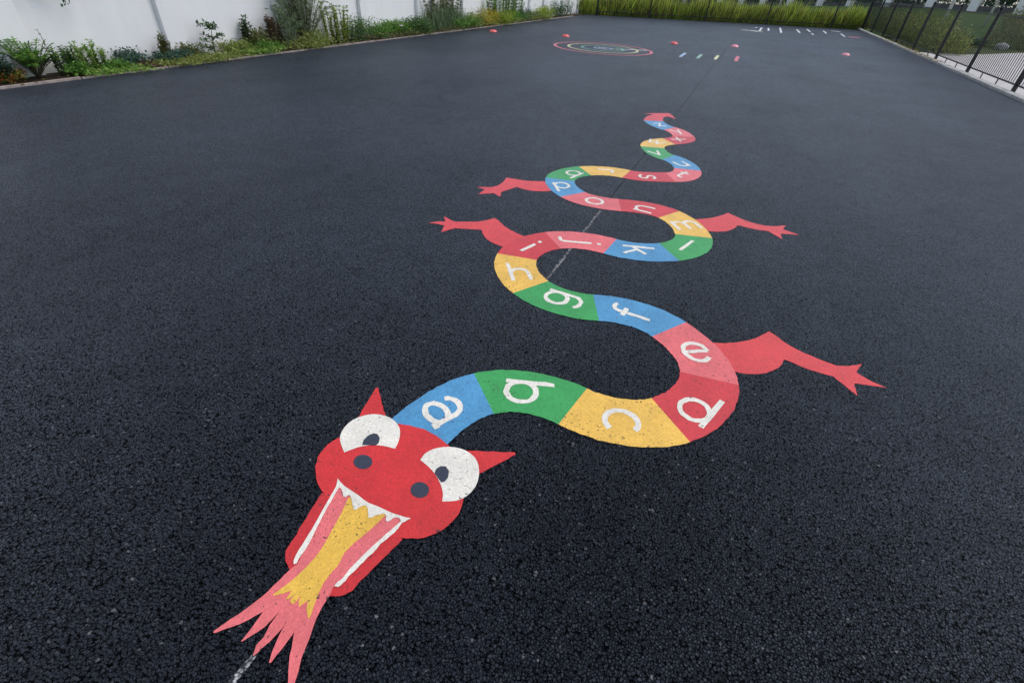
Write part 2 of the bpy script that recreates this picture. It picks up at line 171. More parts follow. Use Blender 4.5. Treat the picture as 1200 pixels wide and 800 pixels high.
def paint_material(name, rgb, wear=0.35, mottled=0.10):
    t = NT(name)
    base = s2l(rgb)
    v, ve = stone_field(t)
    sc = t.n.new('ShaderNodeSeparateColor'); t.l.new(v.outputs['Color'], sc.inputs[0])
    n1 = t.noise(7.0, 5.0, 0.6).outputs[0]
    n2 = t.noise(95.0, 3.0).outputs[0]
    shade = t.remap(n1, 0.3, 0.7, 1.0 - mottled, 1.0 + mottled)
    shade = t.math('MULTIPLY', shade, t.remap(n2, 0.3, 0.7, 0.93, 1.05))
    shade = t.math('MULTIPLY', shade, t.remap(sc.outputs[0], 0.0, 1.0, 0.90, 1.05))
    shade = t.math('MULTIPLY', shade, t.remap(ve.outputs['Distance'], 0.0, 0.08, 0.86, 1.0))
    shade = t.math('MULTIPLY', shade, t.remap(t.noise(1.7, 4.0, 0.6).outputs[0], 0.35, 0.65, 0.93, 1.05))
    col = t.mix(1.0, base, shade, 'MULTIPLY')
    # pits where the paint has not filled the gaps between stones
    n3 = t.noise(2.6, 4.0, 0.65).outputs[0]
    hole = t.math('ADD', v.outputs['Distance'], t.math('MULTIPLY', t.math('SUBTRACT', t.noise(190.0, 2.0).outputs[0], 0.5), 0.55))
    lim = t.remap(n3, 0.36, 0.70, 1.02 - 0.04 * wear, 0.92 - 0.18 * wear)
    lim = t.math('SUBTRACT', lim, t.remap(sc.outputs[1], 0.6, 1.0, 0.0, 0.10))
    pit = t.remap(t.math('SUBTRACT', hole, lim), 0.0, 0.05)
    col = t.mix(t.math('MULTIPLY', pit, 0.86), col, (.022, .023, .026))
    h = t.math('ADD', t.remap(ve.outputs['Distance'], 0.0, 0.3, 0.0, 1.0, True), t.math('MULTIPLY', sc.outputs[1], 0.5))
    h = t.math('ADD', h, t.math('MULTIPLY', n2, 0.5))
    h = t.math('SUBTRACT', h, t.math('MULTIPLY', pit, 1.0))
    t.set(color=col, rough=0.62, normal=t.bump(h, 0.30, 0.003), spec=0.45)
    t.b.inputs['Sheen Weight'].default_value = 0.45; t.b.inputs['Sheen Roughness'].default_value = 0.30      # pale sheen put in as sky glare on distant paint
    t.b.inputs['Sheen Tint'].default_value = (0.80, 0.86, 0.96, 1.0)
    return t.m

def plain_material(name, rgb, rough=0.6, var=0.12, scale=8.0, spec=0.4, bump=0.15, metal=0.0, linear=False):
    t = NT(name); base = rgb if linear else s2l(rgb)
    n = t.noise(scale, 5.0, 0.6).outputs[0]
    col = t.mix(1.0, base, t.remap(n, 0.3, 0.7, 1.0 - var, 1.0 + var), 'MULTIPLY')
    h = t.noise(scale * 9.0, 4.0).outputs[0]
    t.set(color=col, rough=rough, spec=spec, metal=metal, normal=t.bump(h, bump, 0.01))
    return t.m

def leaf_material(name):
    t = NT(name)
    at = t.n.new('ShaderNodeAttribute'); at.attribute_name = 'tint'
    n = t.noise(40.0, 3.0).outputs[0]
    col = t.mix(1.0, at.outputs['Color'], t.remap(n, 0.3, 0.7, 0.75, 1.25), 'MULTIPLY')
    t.set(color=col, rough=0.5, spec=0.35)
    tr = t.n.new('ShaderNodeBsdfTranslucent'); t.l.new(col, tr.inputs['Color'])
    mx = t.n.new('ShaderNodeMixShader'); mx.inputs[0].default_value = 0.42
    t.l.new(t.b.outputs[0], mx.inputs[1]); t.l.new(tr.outputs[0], mx.inputs[2]); t.l.new(mx.outputs[0], t.out.inputs['Surface'])
    return t.m

def wall_material():
    t = NT('white_render')
    mp = t.n.new('ShaderNodeMapping'); t.l.new(t.P, mp.inputs[0]); mp.inputs['Scale'].default_value = (1.0, 2.2, 0.25)
    streak = t.noise(2.4, 5.0, 0.6, vec=mp.outputs[0]).outputs[0]
    blot = t.noise(0.9, 5.0, 0.6).outputs[0]
    col = t.mix(t.remap(streak, 0.4, 0.75, 0.0, 0.35), (.79, .785, .78), (.66, .655, .65))
    col = t.mix(t.remap(blot, 0.45, 0.75, 0.0, 0.3), col, (.66, .66, .665))
    sep = t.n.new('ShaderNodeSeparateXYZ'); t.l.new(t.P, sep.inputs[0])
    splash = t.math('ADD', sep.outputs[2], t.math('MULTIPLY', t.noise(5.0, 4.0).outputs[0], -0.25))
    col = t.mix(t.remap(splash, -0.1, 0.14, 0.55, 0.0), col, (.36, .37, .34))
    t.set(color=col, rough=0.85, spec=0.25, normal=t.bump(t.noise(90.0, 4.0).outputs[0], 0.25, 0.004))
    return t.m

def ground_material(name, a, b, scale, bump=0.5):
    t = NT(name)
    n = t.noise(scale, 6.0, 0.65).outputs[0]
    m = t.noise(scale * 14, 4.0, 0.6).outputs[0]
    col = t.mix(t.remap(n, 0.35, 0.65), a, b)
    col = t.mix(1.0, col, t.remap(m, 0.3, 0.7, 0.6, 1.35), 'MULTIPLY')
    t.set(color=col, rough=0.95, spec=0.2, normal=t.bump(m, bump, 0.03))
    return t.m

def chalk_material():
    t = NT('chalk_dust')
    n = t.noise(55.0, 4.0, 0.7).outputs[0]; m = t.noise(3.0, 3.0).outputs[0]
    v, ve = stone_field(t)
    f = t.math('MULTIPLY', t.remap(n, 0.36, 0.60), t.remap(v.outputs['Distance'], 0.35, 0.62, 1.0, 0.0))
    f = t.math('MULTIPLY', f, t.remap(m, 0.25, 0.55, 0.25, 0.85))
    col = t.mix(f, (.03, .031, .034), (.62, .62, .62))
    t.set(color=col, rough=0.9, spec=0.3, normal=t.bump(n, 0.5, 0.005))
    return t.m

M = {}
M['asphalt'] = asphalt_material()
PAL = dict(red=(214, 48, 50), jaw=(204, 45, 49), deepred=(210, 58, 64), pink=(230, 108, 110), blue=(80, 150, 194), green=(58, 160, 84), yellow=(240, 190, 84),
           white=(236, 230, 216), slate=(52, 58, 74), salmon=(230, 112, 114), leg=(220, 66, 68), gold=(234, 186, 74))
for k_, c_ in PAL.items():
    M[k_] = paint_material('paint_' + k_, c_, wear={'white': 0.5, 'gold': 0.62, 'salmon': 0.7, 'yellow': 0.9}.get(k_, 0.55))
M['wall'] = wall_material()
M['marking_white'] = paint_material('paint_marking_white', (236, 236, 236), 0.3)
M['leaf'] = leaf_material('leaves')
M['stem'] = plain_material('plant_stem', (.07, .06, .035), 0.8, 0.3, 20.0, linear=True)
M['bark'] = plain_material('pale_post_wood', (.48, .47, .43), 0.8, 0.2, 12.0, linear=True)
M['brownwood'] = plain_material('brown_post_wood', (.16, .10, .06), 0.8, 0.25, 12.0, linear=True)
M['black'] = plain_material('black_metal', (.010, .010, .012), 0.42, 0.2, 30.0, 0.5, 0.05, linear=True)
M['greenmetal'] = plain_material('dark_green_metal', (.018, .045, .034), 0.5, 0.2, 30.0, 0.5, 0.05, linear=True)
M['kerb'] = plain_material('kerb_concrete', (.42, .41, .38), 0.9, 0.3, 6.0, 0.3, 0.4, linear=True)
M['edging'] = plain_material('edging_timber', (.30, .25, .23), 0.9, 0.3, 9.0, 0.3, 0.4, linear=True)
M['soil'] = ground_material('soil', (.035, .022, .016), (.075, .050, .035), 6.0, 0.8)
M['lawn'] = ground_material('lawn', (.045, .095, .018), (.075, .130, .028), 2.5, 0.8)
M['meadow'] = ground_material('rough_grass', (.05, .07, .02), (.08, .10, .03), 1.2, 0.8)
M['paving'] = plain_material('pale_paving', (.50, .47, .455), 0.85, 0.14, 3.0, 0.3, 0.3, linear=True)
M['stone'] = plain_material('grey_stone', (.30, .29, .27), 0.9, 0.3, 5.0, 0.3, 0.6, linear=True)
M['plinth'] = plain_material('dark_plinth', (.10, .10, .105), 0.85, 0.2, 2.0, 0.3, 0.3, linear=True)
M['chalk'] = chalk_material()
M['seam'] = plain_material('bitumen_seam', (.008, .008, .010), 0.55, 0.3, 40.0, 0.22, 0.4, linear=True)
M['cone_red'] = plain_material('red_plastic', (226, 98, 96), 0.45, 0.06, 20.0, 0.5, 0.03)
M['cone_pink'] = plain_material('pink_plastic', (238, 150, 162), 0.45, 0.06, 20.0, 0.5, 0.03)
M['petal'] = plain_material('white_petals', (.75, .75, .70), 0.7, 0.1, 20.0, linear=True)
for nm, c in (('faint_red', (216, 84, 96)), ('faint_yellow', (214, 200, 140)), ('faint_green', (96, 150, 124)), ('faint_blue', (165, 188, 216)), ('faint_white', (216, 220, 224)), ('faint_lime', (150, 188, 160)), ('cream', (230, 222, 160))):
    M[nm] = paint_material('worn_' + nm, c, 0.9)

# ------------------------------------------------------------------ object helpers
def link(name, me, mat=None, parent=None, loc=None):
    o = bpy.data.objects.new(name, me); COL.objects.link(o)
    if mat is not None and me is not None and not me.materials: me.materials.append(mat)
    if parent is not None: o.parent = parent
    if loc is not None: o.location = loc
    return o
def thing(name, label, cat, loc=(0, 0, 0), rz=0.0, group=None):
    o = bpy.data.objects.new(name, None); COL.objects.link(o)
    o.location = loc; o.rotation_euler = (0, 0, rz); o.empty_display_size = 0.1
    o['label'] = label; o['category'] = cat
    if group: o['group'] = group
    return o
def tag(o, label=None, cat=None, group=None, kind=None):
    for k, v in (('label', label), ('category', cat), ('group', group), ('kind', kind)):
        if v: o[k] = v
    return o
def structure(name, me, mat, parent=None):
    o = link(name, me, mat, parent)
    if parent is None: o['kind'] = 'structure'
    return o
def mesh(name, verts, faces, smooth=False):
    me = bpy.data.meshes.new(name); me.from_pydata([tuple(map(float, v)) for v in verts], [], faces); me.update()
    if smooth: me.polygons.foreach_set('use_smooth', [True] * len(me.polygons))
    return me
class MB:
    def __init__(s): s.v = []; s.f = []
    def box(s, x0, x1, y0, y1, z0, z1):
        n = len(s.v)
        s.v += [(x0, y0, z0), (x1, y0, z0), (x1, y1, z0), (x0, y1, z0), (x0, y0, z1), (x1, y0, z1), (x1, y1, z1), (x0, y1, z1)]
        s.f += [tuple(n + i for i in q) for q in ((0, 3, 2, 1), (4, 5, 6, 7), (0, 1, 5, 4), (1, 2, 6, 5), (2, 3, 7, 6), (3, 0, 4, 7))]
        return s
    def tube(s, pts, radii, sides=6, cap=True):
        n0 = len(s.v); pts = [Vector(p) for p in pts]
        for i, p in enumerate(pts):
            d = (pts[min(i + 1, len(pts) - 1)] - pts[max(i - 1, 0)]).normalized()
            a = d.orthogonal().normalized() if abs(d.z) > 0.95 else d.cross(Vector((0, 0, 1))).normalized()
            b = d.cross(a)
            for k in range(sides):
                t = 2 * pi * k / sides
                s.v.append(tuple(p + (a * cos(t) + b * sin(t)) * radii[i]))
        for i in range(len(pts) - 1):
            for k in range(sides):
                a0 = n0 + i * sides + k; a1 = n0 + i * sides + (k + 1) % sides
                s.f.append((a0, a1, a1 + sides, a0 + sides))
        if cap:
            s.f.append(tuple(n0 + k for k in range(sides))[::-1]); s.f.append(tuple(n0 + (len(pts) - 1) * sides + k for k in range(sides)))
        return s
    def lathe(s, prof, cx=0, cy=0, sides=16):
        n0 = len(s.v)
        for r, z in prof:
            for k in range(sides):
                t = 2 * pi * k / sides; s.v.append((cx + r * cos(t), cy + r * sin(t), z))
        for i in range(len(prof) - 1):
            for k in range(sides):
                a0 = n0 + i * sides + k; a1 = n0 + i * sides + (k + 1) % sides
                s.f.append((a0, a1, a1 + sides, a0 + sides))
        return s
    def mesh(s, name, smooth=False): return mesh(name, s.v, s.f, smooth)
    def build(s, name, mat, parent=None, smooth=False): return link(name, s.mesh(name, smooth), mat, parent)
def bevel_mesh(me, w, seg=2):
    bm = bmesh.new(); bm.from_mesh(me)
    bmesh.ops.bevel(bm, geom=bm.edges[:], offset=w, segments=seg, affect='EDGES', profile=0.5)
    bm.to_mesh(me); bm.free(); me.update(); return me

# ------------------------------------------------------------------ ground
def sheet(name, pts, z, mat, parent=None):
    return structure(name, mesh(name, [(x, y, z) for x, y in pts], [tuple(range(len(pts)))]), mat, parent)

KL, KR = -9.08, 5.60           # asphalt edges along the long sides
FA = Vector((5.9, 41.3)); FD = Vector((-0.8351, -0.5502)).normalized()   # far fence line
def far_pt(t, off=0.0):
    p = FA + FD * t + Vector((-FD.y, FD.x)) * -off
    return p.x, p.y
def far_y(x, off=0.0):
    a = far_pt(0, off); t = (x - a[0]) / FD.x
    return a[1] + FD.y * t

sheet('ground', [(-600, -200), (600, -200), (600, 900), (-600, 900)], -0.06, M['meadow'])
asph = sheet('playground_asphalt', [(KL, -8), (KR, -8), (KR, far_y(KR, -0.15)), (KL, far_y(KL, -0.15))], 0.0, M['asphalt'])
sheet('planting_soil', [(-9.7, -8), (KL - .036, -8), (KL - .036, 31.0), (-9.7, 31.0)], 0.02, M['soil'])

def edging():
    root = tag(bpy.data.objects.new('timber_edging', None), kind='structure'); COL.objects.link(root)
    me = bevel_mesh(MB().box(-0.018, 0.018, -1.19, 1.19, -0.05, 0.028).mesh('edging_board'), 0.006, 1)
    me.materials.append(M['edging'])
    y = -6.0
    while y < 29.5:
        o = link('edging_board', me, None, root, (KL - 0.018 + random.uniform(-.004, .004), y, random.uniform(-.004, .006)))
        o.rotation_euler = (random.uniform(-.002, .002), 0, random.uniform(-.002, .002))
        y += 2.4
edging()
def kerb():
    root = tag(bpy.data.objects.new('kerb', None), kind='structure'); COL.objects.link(root)
    me = bevel_mesh(MB().box(-0.10, 0.10, -0.452, 0.452, -0.10, 0.06).mesh('kerb_stone'), 0.014, 2)
    me.materials.append(M['kerb'])
    y = -4.0
    while y < 40.9:
        o = link('kerb_stone', me, None, root, (KR + 0.10 + random.uniform(-.005, .005), y, random.uniform(-.006, .006)))
        y += 0.915
kerb()
# pale paved path outside the right fence, its far edge curving away
path_edge = [(5.82, 26.6), (6.6, 26.9), (7.84, 27.7), (9.1, 29.3), (10.4, 31.2), (12.0, 33.3), (13.8, 34.8), (16.5, 37.0), (22, 38.0), (40, 39.0)]
sheet('paved_path', [(5.82, -8), (40, -8)] + path_edge[::-1], 0.0, M['paving'])

# rising lawn and rough bank beyond the fences
PA, PB = Vector((12.7, 48.0)), Vector((-4.2, 60.0))     # line of the pillar fence
def bank_z(x, y):
    d = (PB - PA).normalized(); n = Vector((-d.y, d.x))      # n points away from us when positive
    if n.y < 0: n = -n
    q = Vector((x, y)) - PA
    s = q.dot(n)                                           # 0 on the fence line, negative in front
    along = q.dot(d) / (PB - PA).length
    top = 1.15 * max(0.0, min(1.0, 1.15 - along)) + 0.12
    w = 8.5
    k = max(0.0, min(1.0, (s + w) / (w - 0.8)))
    k = k * k * (3 - 2 * k)
    return top * k - 0.03
def bank():
    vs, fs = [], []; xs = [-30 + i for i in range(91)]; ys = [36 + j * 0.75 for j in range(60)]
    for y in ys:
        for x in xs:
            yy = max(y, far_y(x, 0.35)) if x < 5.9 else y
            vs.append((x, yy, bank_z(x, yy) + 0.02 * sin(x * 1.7 + yy * 1.3)))
    nx = len(xs)
    for j in range(len(ys) - 1):
        for i in range(nx - 1):
            a = j * nx + i; fs.append((a, a + 1, a + nx + 1, a + nx))
    structure('lawn_bank', mesh('lawn_bank', vs, fs, True), M['lawn'])
bank()

# ------------------------------------------------------------------ white wall with pilasters
def white_wall():
    root = thing('white_wall', 'long white rendered wall with shallow pilasters along the left side', 'wall', (-9.7, 0, 0))
    MB().box(-0.25, 0, -8, 49, -0.1, 2.3).build('wall_face', M['wall'], root)
    me = MB().box(0, 0.10, -0.18, 0.18, -0.05, 2.24).mesh('pilaster'); bevel_mesh(me, 0.012, 2); me.materials.append(M['wall'])
    y = -4.5
    for y in [-7.0, -4.2, -1.4, 1.5, 4.45, 6.88, 9.5, 12.35, 15.05, 17.9, 20.8, 24.1, 25.9, 28.6, 31.4, 34.2, 37, 39.8, 42.6, 45.4, 48.2]:
        link('pilaster', me, None, root, (0, y, 0))
    bevel_mesh(MB().box(-0.32, 0.16, -8, 49, 2.303, 2.40).mesh('coping'), 0.015, 2)
    c = MB().box(-0.32, 0.16, -8, 49, 2.303, 2.40).build('coping', M['kerb'], root)
white_wall()

# ------------------------------------------------------------------ fences
def fence_post(root, loc, h=1.52, cap=True):
    p = link('post', POST, None, root, loc); p.scale = (1, 1, h / 1.52)
    c = link('post_cap', CAP, None, p, (0, 0, 1.52))
    return p
POST = bevel_mesh(MB().box(-.040, .040, -.040, .040, -.05, 1.52).mesh('fence_post'), .006, 1); POST.materials.append(M['black'])
CAP = MB().lathe([(0.0, 0.0), (.030, 0.0), (.034, .015), (.048, .035), (.052, .055), (.045, .08), (.025, .098), (0.0, .105)], sides=12).mesh('ball_cap', True); CAP.materials.append(M['black'])
BAR = MB().tube([(0, 0, 0.19), (0, 0, 1.42)], [.0085, .0085], 6).mesh('fence_bar', True); BAR.materials.append(M['black'])
def fence_run(root, pts, single_bays=()):
    """posts at pts (local, z 0), rails and bars between them"""
    for p in pts: fence_post(root, (p[0], p[1], 0))
    lots = MB()
    for b in range(len(pts) - 1):
        a, c = Vector(pts[b]), Vector(pts[b + 1]); d = c - a; L = d.length; u = d / L; ang = atan2(u.y, u.x)
        for z, nm in ((1.42, 'top_rail'), (0.17, 'bottom_rail')):
            r = MB().box(0.042, L - 0.042, -.012, .012, z - .016, z + .016).build(nm, M['black'], root)
            r.location = (a.x, a.y, 0); r.rotation_euler = (0, 0, ang)
        for q in (0.33, 0.66):
            f = MB().box(-.012, .012, -.010, .010, 0.03, .153).build('rail_foot', M['black'], root); f.location = tuple(a + d * q) + (0,)
        n = max(2, int(round(L / 0.14)))
        for i in range(1, n):
            p = a + d * (i / n)
            if b in single_bays: link('bar', BAR, None, root, (p.x, p.y, 0))
            else: lots.tube([(p.x, p.y, 0.187), (p.x, p.y, 1.403)], [.0085, .0085], 5, False)
    o = lots.build('bars', M['black'], root, True); o['kind'] = 'stuff'
right = thing('railing_fence', 'black metal railing fence with ball topped posts along the right kerb', 'fence', (5.87, 0, 0))
fence_run(right, [(0, 1.8 + 3.6 * k) for k in range(0, 11)] + [(0, 41.2)], (3, 4, 5))
farf = thing('railing_fence', 'black metal railing fence across the far end before tall grass', 'fence', (0, 0, 0))
fence_run(farf, [far_pt(t) for t in [2.31 + 0.0, 6.78, 10.75, 14.28, 17.42]] if False else [far_pt(t) for t in (0.12, 2.31, 6.78, 10.75, 14.28, 17.42)])

# ------------------------------------------------------------------ pillar fence far behind
def pillar_fence():
    root = thing('pillar_fence', 'distant fence of white pillars with dark green railings above the grass bank', 'fence')
    angs = [-0.125, -0.0975, -0.0698, -0.0376, -0.0059, 0.0327, 0.0742, 0.1138, 0.1603, 0.2134, 0.2647, 0.318, 0.375, 0.43]
    d = PB - PA; pts = []
    for a in angs:       # X = a * Y on the line PA + d t
        t = (a * PA.y - PA.x) / (d.x - a * d.y); pts.append(PA + d * t)
    ang = atan2(d.y, d.x)
    pm = bevel_mesh(MB().box(-.27, .27, -.27, .27, -.4, 2.4).mesh('pillar'), .02, 1); pm.materials.append(M['wall'])
    cm = bevel_mesh(MB().box(-.33, .33, -.33, .33, 2.403, 2.5).mesh('pillar_cap'), .02, 1); cm.materials.append(M['kerb'])
    for i, p in enumerate(pts):
        z = bank_z(p.x, p.y)
        pl = link('pillar', pm, None, root, (p.x, p.y, z)); pl.rotation_euler = (0, 0, ang)
        link('pillar_cap', cm, None, pl)
        if i + 1 < len(pts):
            q = pts[i + 1]; L = (q - p).length; z2 = min(z, bank_z(q.x, q.y))
            mb = MB().box(.275, L - .275, -.12, .12, z2 - .3, z2 + .32)
            o = mb.build('plinth_wall', M['plinth'], root); o.location = (p.x, p.y, 0); o.rotation_euler = (0, 0, atan2(q.y - p.y, q.x - p.x))
            rb = MB(); rb.box(.28, L - .28, -.02, .02, z2 + .42, z2 + .47); rb.box(.28, L - .28, -.02, .02, z2 + 1.9, z2 + 1.95)
            n = int(L / 0.14)
            for k in range(1, n):
                x = .28 + (L - .56) * k / n; rb.box(x - .012, x + .012, -.012, .012, z2 + .32, z2 + 2.05)
            o = rb.build('railing', M['greenmetal'], root); o['kind'] = 'stuff'; o.location = (p.x, p.y, 0); o.rotation_euler = (0, 0, atan2(q.y - p.y, q.x - p.x))
pillar_fence()

# ------------------------------------------------------------------ painted markings
def unit(a): return a / max(1e-9, np.linalg.norm(a))
def smooth_outline(pts, corner=42.0, step=0.02, closed=True):
    """Catmull-Rom through the points, keeping sharp turns sharp"""
    P = [np.array(p) for p in pts]; n = len(P); sharp = []
    for i in range(n):
        a, b = P[i] - P[i - 1], P[(i + 1) % n] - P[i]
        t = math.degrees(abs(atan2(a[0] * b[1] - a[1] * b[0], a @ b)))
        sharp.append(t > corner)
    out = []
    for i in range(n):
        p1, p2 = P[i], P[(i + 1) % n]
        p0 = p1 - (p2 - p1) if sharp[i] else P[i - 1]
        p3 = p2 + (p2 - p1) if sharp[(i + 1) % n] else P[(i + 2) % n]
        L = np.linalg.norm(p2 - p1); k = max(1, min(10, int(L / step)))
        d01 = max(1e-6, np.linalg.norm(p1 - p0)) ** .5; d12 = max(1e-6, L) ** .5; d23 = max(1e-6, np.linalg.norm(p3 - p2)) ** .5
        m1 = (p2 - p1) + d12 * ((p1 - p0) / d01 - (p2 - p0) / (d01 + d12))
        m2 = (p2 - p1) + d12 * ((p3 - p2) / d23 - (p3 - p1) / (d12 + d23))
        for j in range(k):
            t = j / k
            out.append((2 * t**3 - 3 * t**2 + 1) * p1 + (t**3 - 2 * t**2 + t) * m1 + (-2 * t**3 + 3 * t**2) * p2 + (t**3 - t**2) * m2)
    return out
def flat(name, pts, z, mat, parent, jit=0.0, label=None, kind=None):
    pts = [np.array(p, float) for p in pts]
    if jit:
        pts = [p + RNG.normal(0, jit, 2) for p in pts]
    c = sum(pts) / len(pts)
    me = mesh(name, [(p[0], p[1], 0) for p in pts], [tuple(range(len(pts)))])
    # face upwards
    if me.polygons[0].normal.z < 0: me.flip_normals()
    o = link(name, me, mat, parent, (0, 0, z))
    if label: o['label'] = label
    return o
def stroke_quads(pts, w):
    """mitred ribbon"""
    P = [np.array(p, float) for p in pts]; L, R = [], []
    for i in range(len(P)):
        a = unit(P[i] - P[i - 1]) if i else unit(P[1] - P[0]); b = unit(P[i + 1] - P[i]) if i + 1 < len(P) else a
        n = unit(np.array([-(a + b)[1], (a + b)[0]])); k = 1.0 / max(0.5, n @ np.array([-b[1], b[0]]))
        L.append(P[i] + n * w / 2 * k); R.append(P[i] - n * w / 2 * k)
    return L, R
def arc(cx, cy, rx, ry, a0, a1, n=14):
    return [(cx + rx * cos(radians(a0 + (a1 - a0) * i / n)), cy + ry * sin(radians(a0 + (a1 - a0) * i / n))) for i in range(n + 1)]
GL = {
 'a': [arc(0, .64, .36, .34, 160, 0, 10) + [(.36, .30), (.36, .02), (.48, .0)], arc(-.02, .29, .40, .27, 28, 332, 20), [(.33, .42), (.36, .56)]],
 'b': [[(-.37, -.02), (-.37, 1.42)], arc(.04, .47, .42, .44, 0, 360, 22)],
 'c': [arc(.03, .48, .43, .46, 48, 312, 16)],
 'd': [[(.39, -.04), (.39, 1.42)], arc(-.04, .47, .42, .44, 0, 360, 22)],
 'e': [[(-.40, .50), (.41, .50)] , arc(0, .48, .42, .46, 2, 318, 18)],
 'f': [[(-.06, -.05), (-.06, 1.08)] + arc(.20, 1.10, .26, .26, 175, 50, 7), [(-.30, .90), (.24, .90)]],
 'g': [arc(-.03, .50, .40, .42, 0, 360, 22), [(.38, .96), (.38, -.08)] + arc(0, -.12, .38, .32, -5, -150, 9)],
 'h': [[(-.36, -.02), (-.36, 1.42)], [(-.36, .55)] + arc(0, .52, .36, .38, 165, 0, 9) + [(.36, -.02)]],
 'i': [[(0, -.02), (0, .96)], [(0, 1.20), (0, 1.40)]],
 'j': [[(.12, .98), (.12, -.22)] + arc(-.18, -.22, .30, .26, -5, -115, 7), [(.12, 1.22), (.12, 1.42)]],
 'k': [[(-.34, -.02), (-.34, 1.42)], [(-.34, .40), (.34, .98)], [(-.08, .60), (.40, -.02)]],
 'l': [[(0, -.04), (0, 1.38)]],
 'm': [[(-.62, -.02), (-.62, .98)], [(-.62, .55)] + arc(-.31, .58, .31, .34, 165, 0, 8) + [(0, -.02)], [(0, .55)] + arc(.31, .58, .31, .34, 165, 0, 8) + [(.62, -.02)]],
 'n': [[(-.36, -.02), (-.36, .98)], [(-.36, .55)] + arc(0, .55, .36, .38, 165, 0, 9) + [(.36, -.02)]],
 'o': [arc(0, .48, .43, .46, 0, 360, 24)],
 'p': [[(-.37, -.46), (-.37, .98)], arc(.04, .48, .41, .44, 0, 360, 22)],
 'q': [[(.38, -.46), (.38, .98)], arc(-.03, .48, .41, .44, 0, 360, 22)],
 'r': [[(-.20, -.02), (-.20, .98)], [(-.20, .52)] + arc(.10, .56, .30, .36, 160, 45, 7)],
 's': [arc(0, .71, .30, .23, 25, 270, 10)[:-1] + arc(0, .23, .32, .25, 90, -150, 10)],
 't': [[(-.05, 1.30), (-.05, .28)] + arc(.22, .26, .27, .26, 180, 290, 7), [(-.30, .92), (.28, .92)]],
 'u': [[(-.36, .98)] + arc(0, .42, .36, .40, 180, 345, 9), [(.36, -.02), (.36, .98)]],
 'v': [[(-.42, .98), (0, .02), (.42, .98)]],
 'w': [[(-.62, .98), (-.30, .04), (0, .90), (.30, .04), (.62, .98)]],
 'x': [[(-.40, .98), (.40, -.02)], [(-.40, -.02), (.40, .98)]],
 'y': [[(-.42, .98), (.02, .08)], [(.42, .98), (-.22, -.44)]],
 'z': [[(-.38, .92), (.36, .92), (-.36, .05), (.40, .05)]],
}
XH = 0.166
def letter_mesh(ch, ang, scale=XH, w=0.165):
    strokes = GL[ch]
    pp = np.array([p for s in strokes for p in s]); mid = (pp.min(0) + pp.max(0)) / 2
    ca, sa = cos(ang - pi / 2), sin(ang - pi / 2)     # local up (0,1) -> direction ang
    v, f = [], []
    for si, s in enumerate(strokes):
        s = [np.array(q, float) for q in s]
        if not (np.linalg.norm(s[0] - s[-1]) < 1e-6 and len(s) > 6):      # open strokes: subdivide long straight pieces for an uneven hand painted edge
            t = [s[0]]
            for a, b in zip(s[:-1], s[1:]):
                k = max(1, int(np.linalg.norm(b - a) / 0.22))
                t += [a + (b - a) * (i + 1) / k for i in range(k)]
            s = t
        closed = np.linalg.norm(s[0] - s[-1]) < 1e-6
        L, R = stroke_quads(s, w)
        jl = [RNG.normal(0, .010, 2) for _ in L]; jr = [RNG.normal(0, .010, 2) for _ in R]
        if closed: jl[-1] = jl[0]; jr[-1] = jr[0]
        n0 = len(v); z = 0.0002 * si
        for a, b, ja, jb in zip(L, R, jl, jr):
            for q in (a + ja, b + jb):
                q = (q - mid) * scale; v.append((q[0] * ca - q[1] * sa, q[0] * sa + q[1] * ca, z))
        for i in range(len(L) - 1):
            f.append((n0 + 2 * i, n0 + 2 * i + 1, n0 + 2 * i + 3, n0 + 2 * i + 2))
    me = mesh('letter', v, f)
    bm = bmesh.new(); bm.from_mesh(me); bmesh.ops.recalc_face_normals(bm, faces=bm.faces)
    for q in bm.faces:
        if q.normal.z < 0: q.normal_flip()
    bm.to_mesh(me); bm.free()
    return me

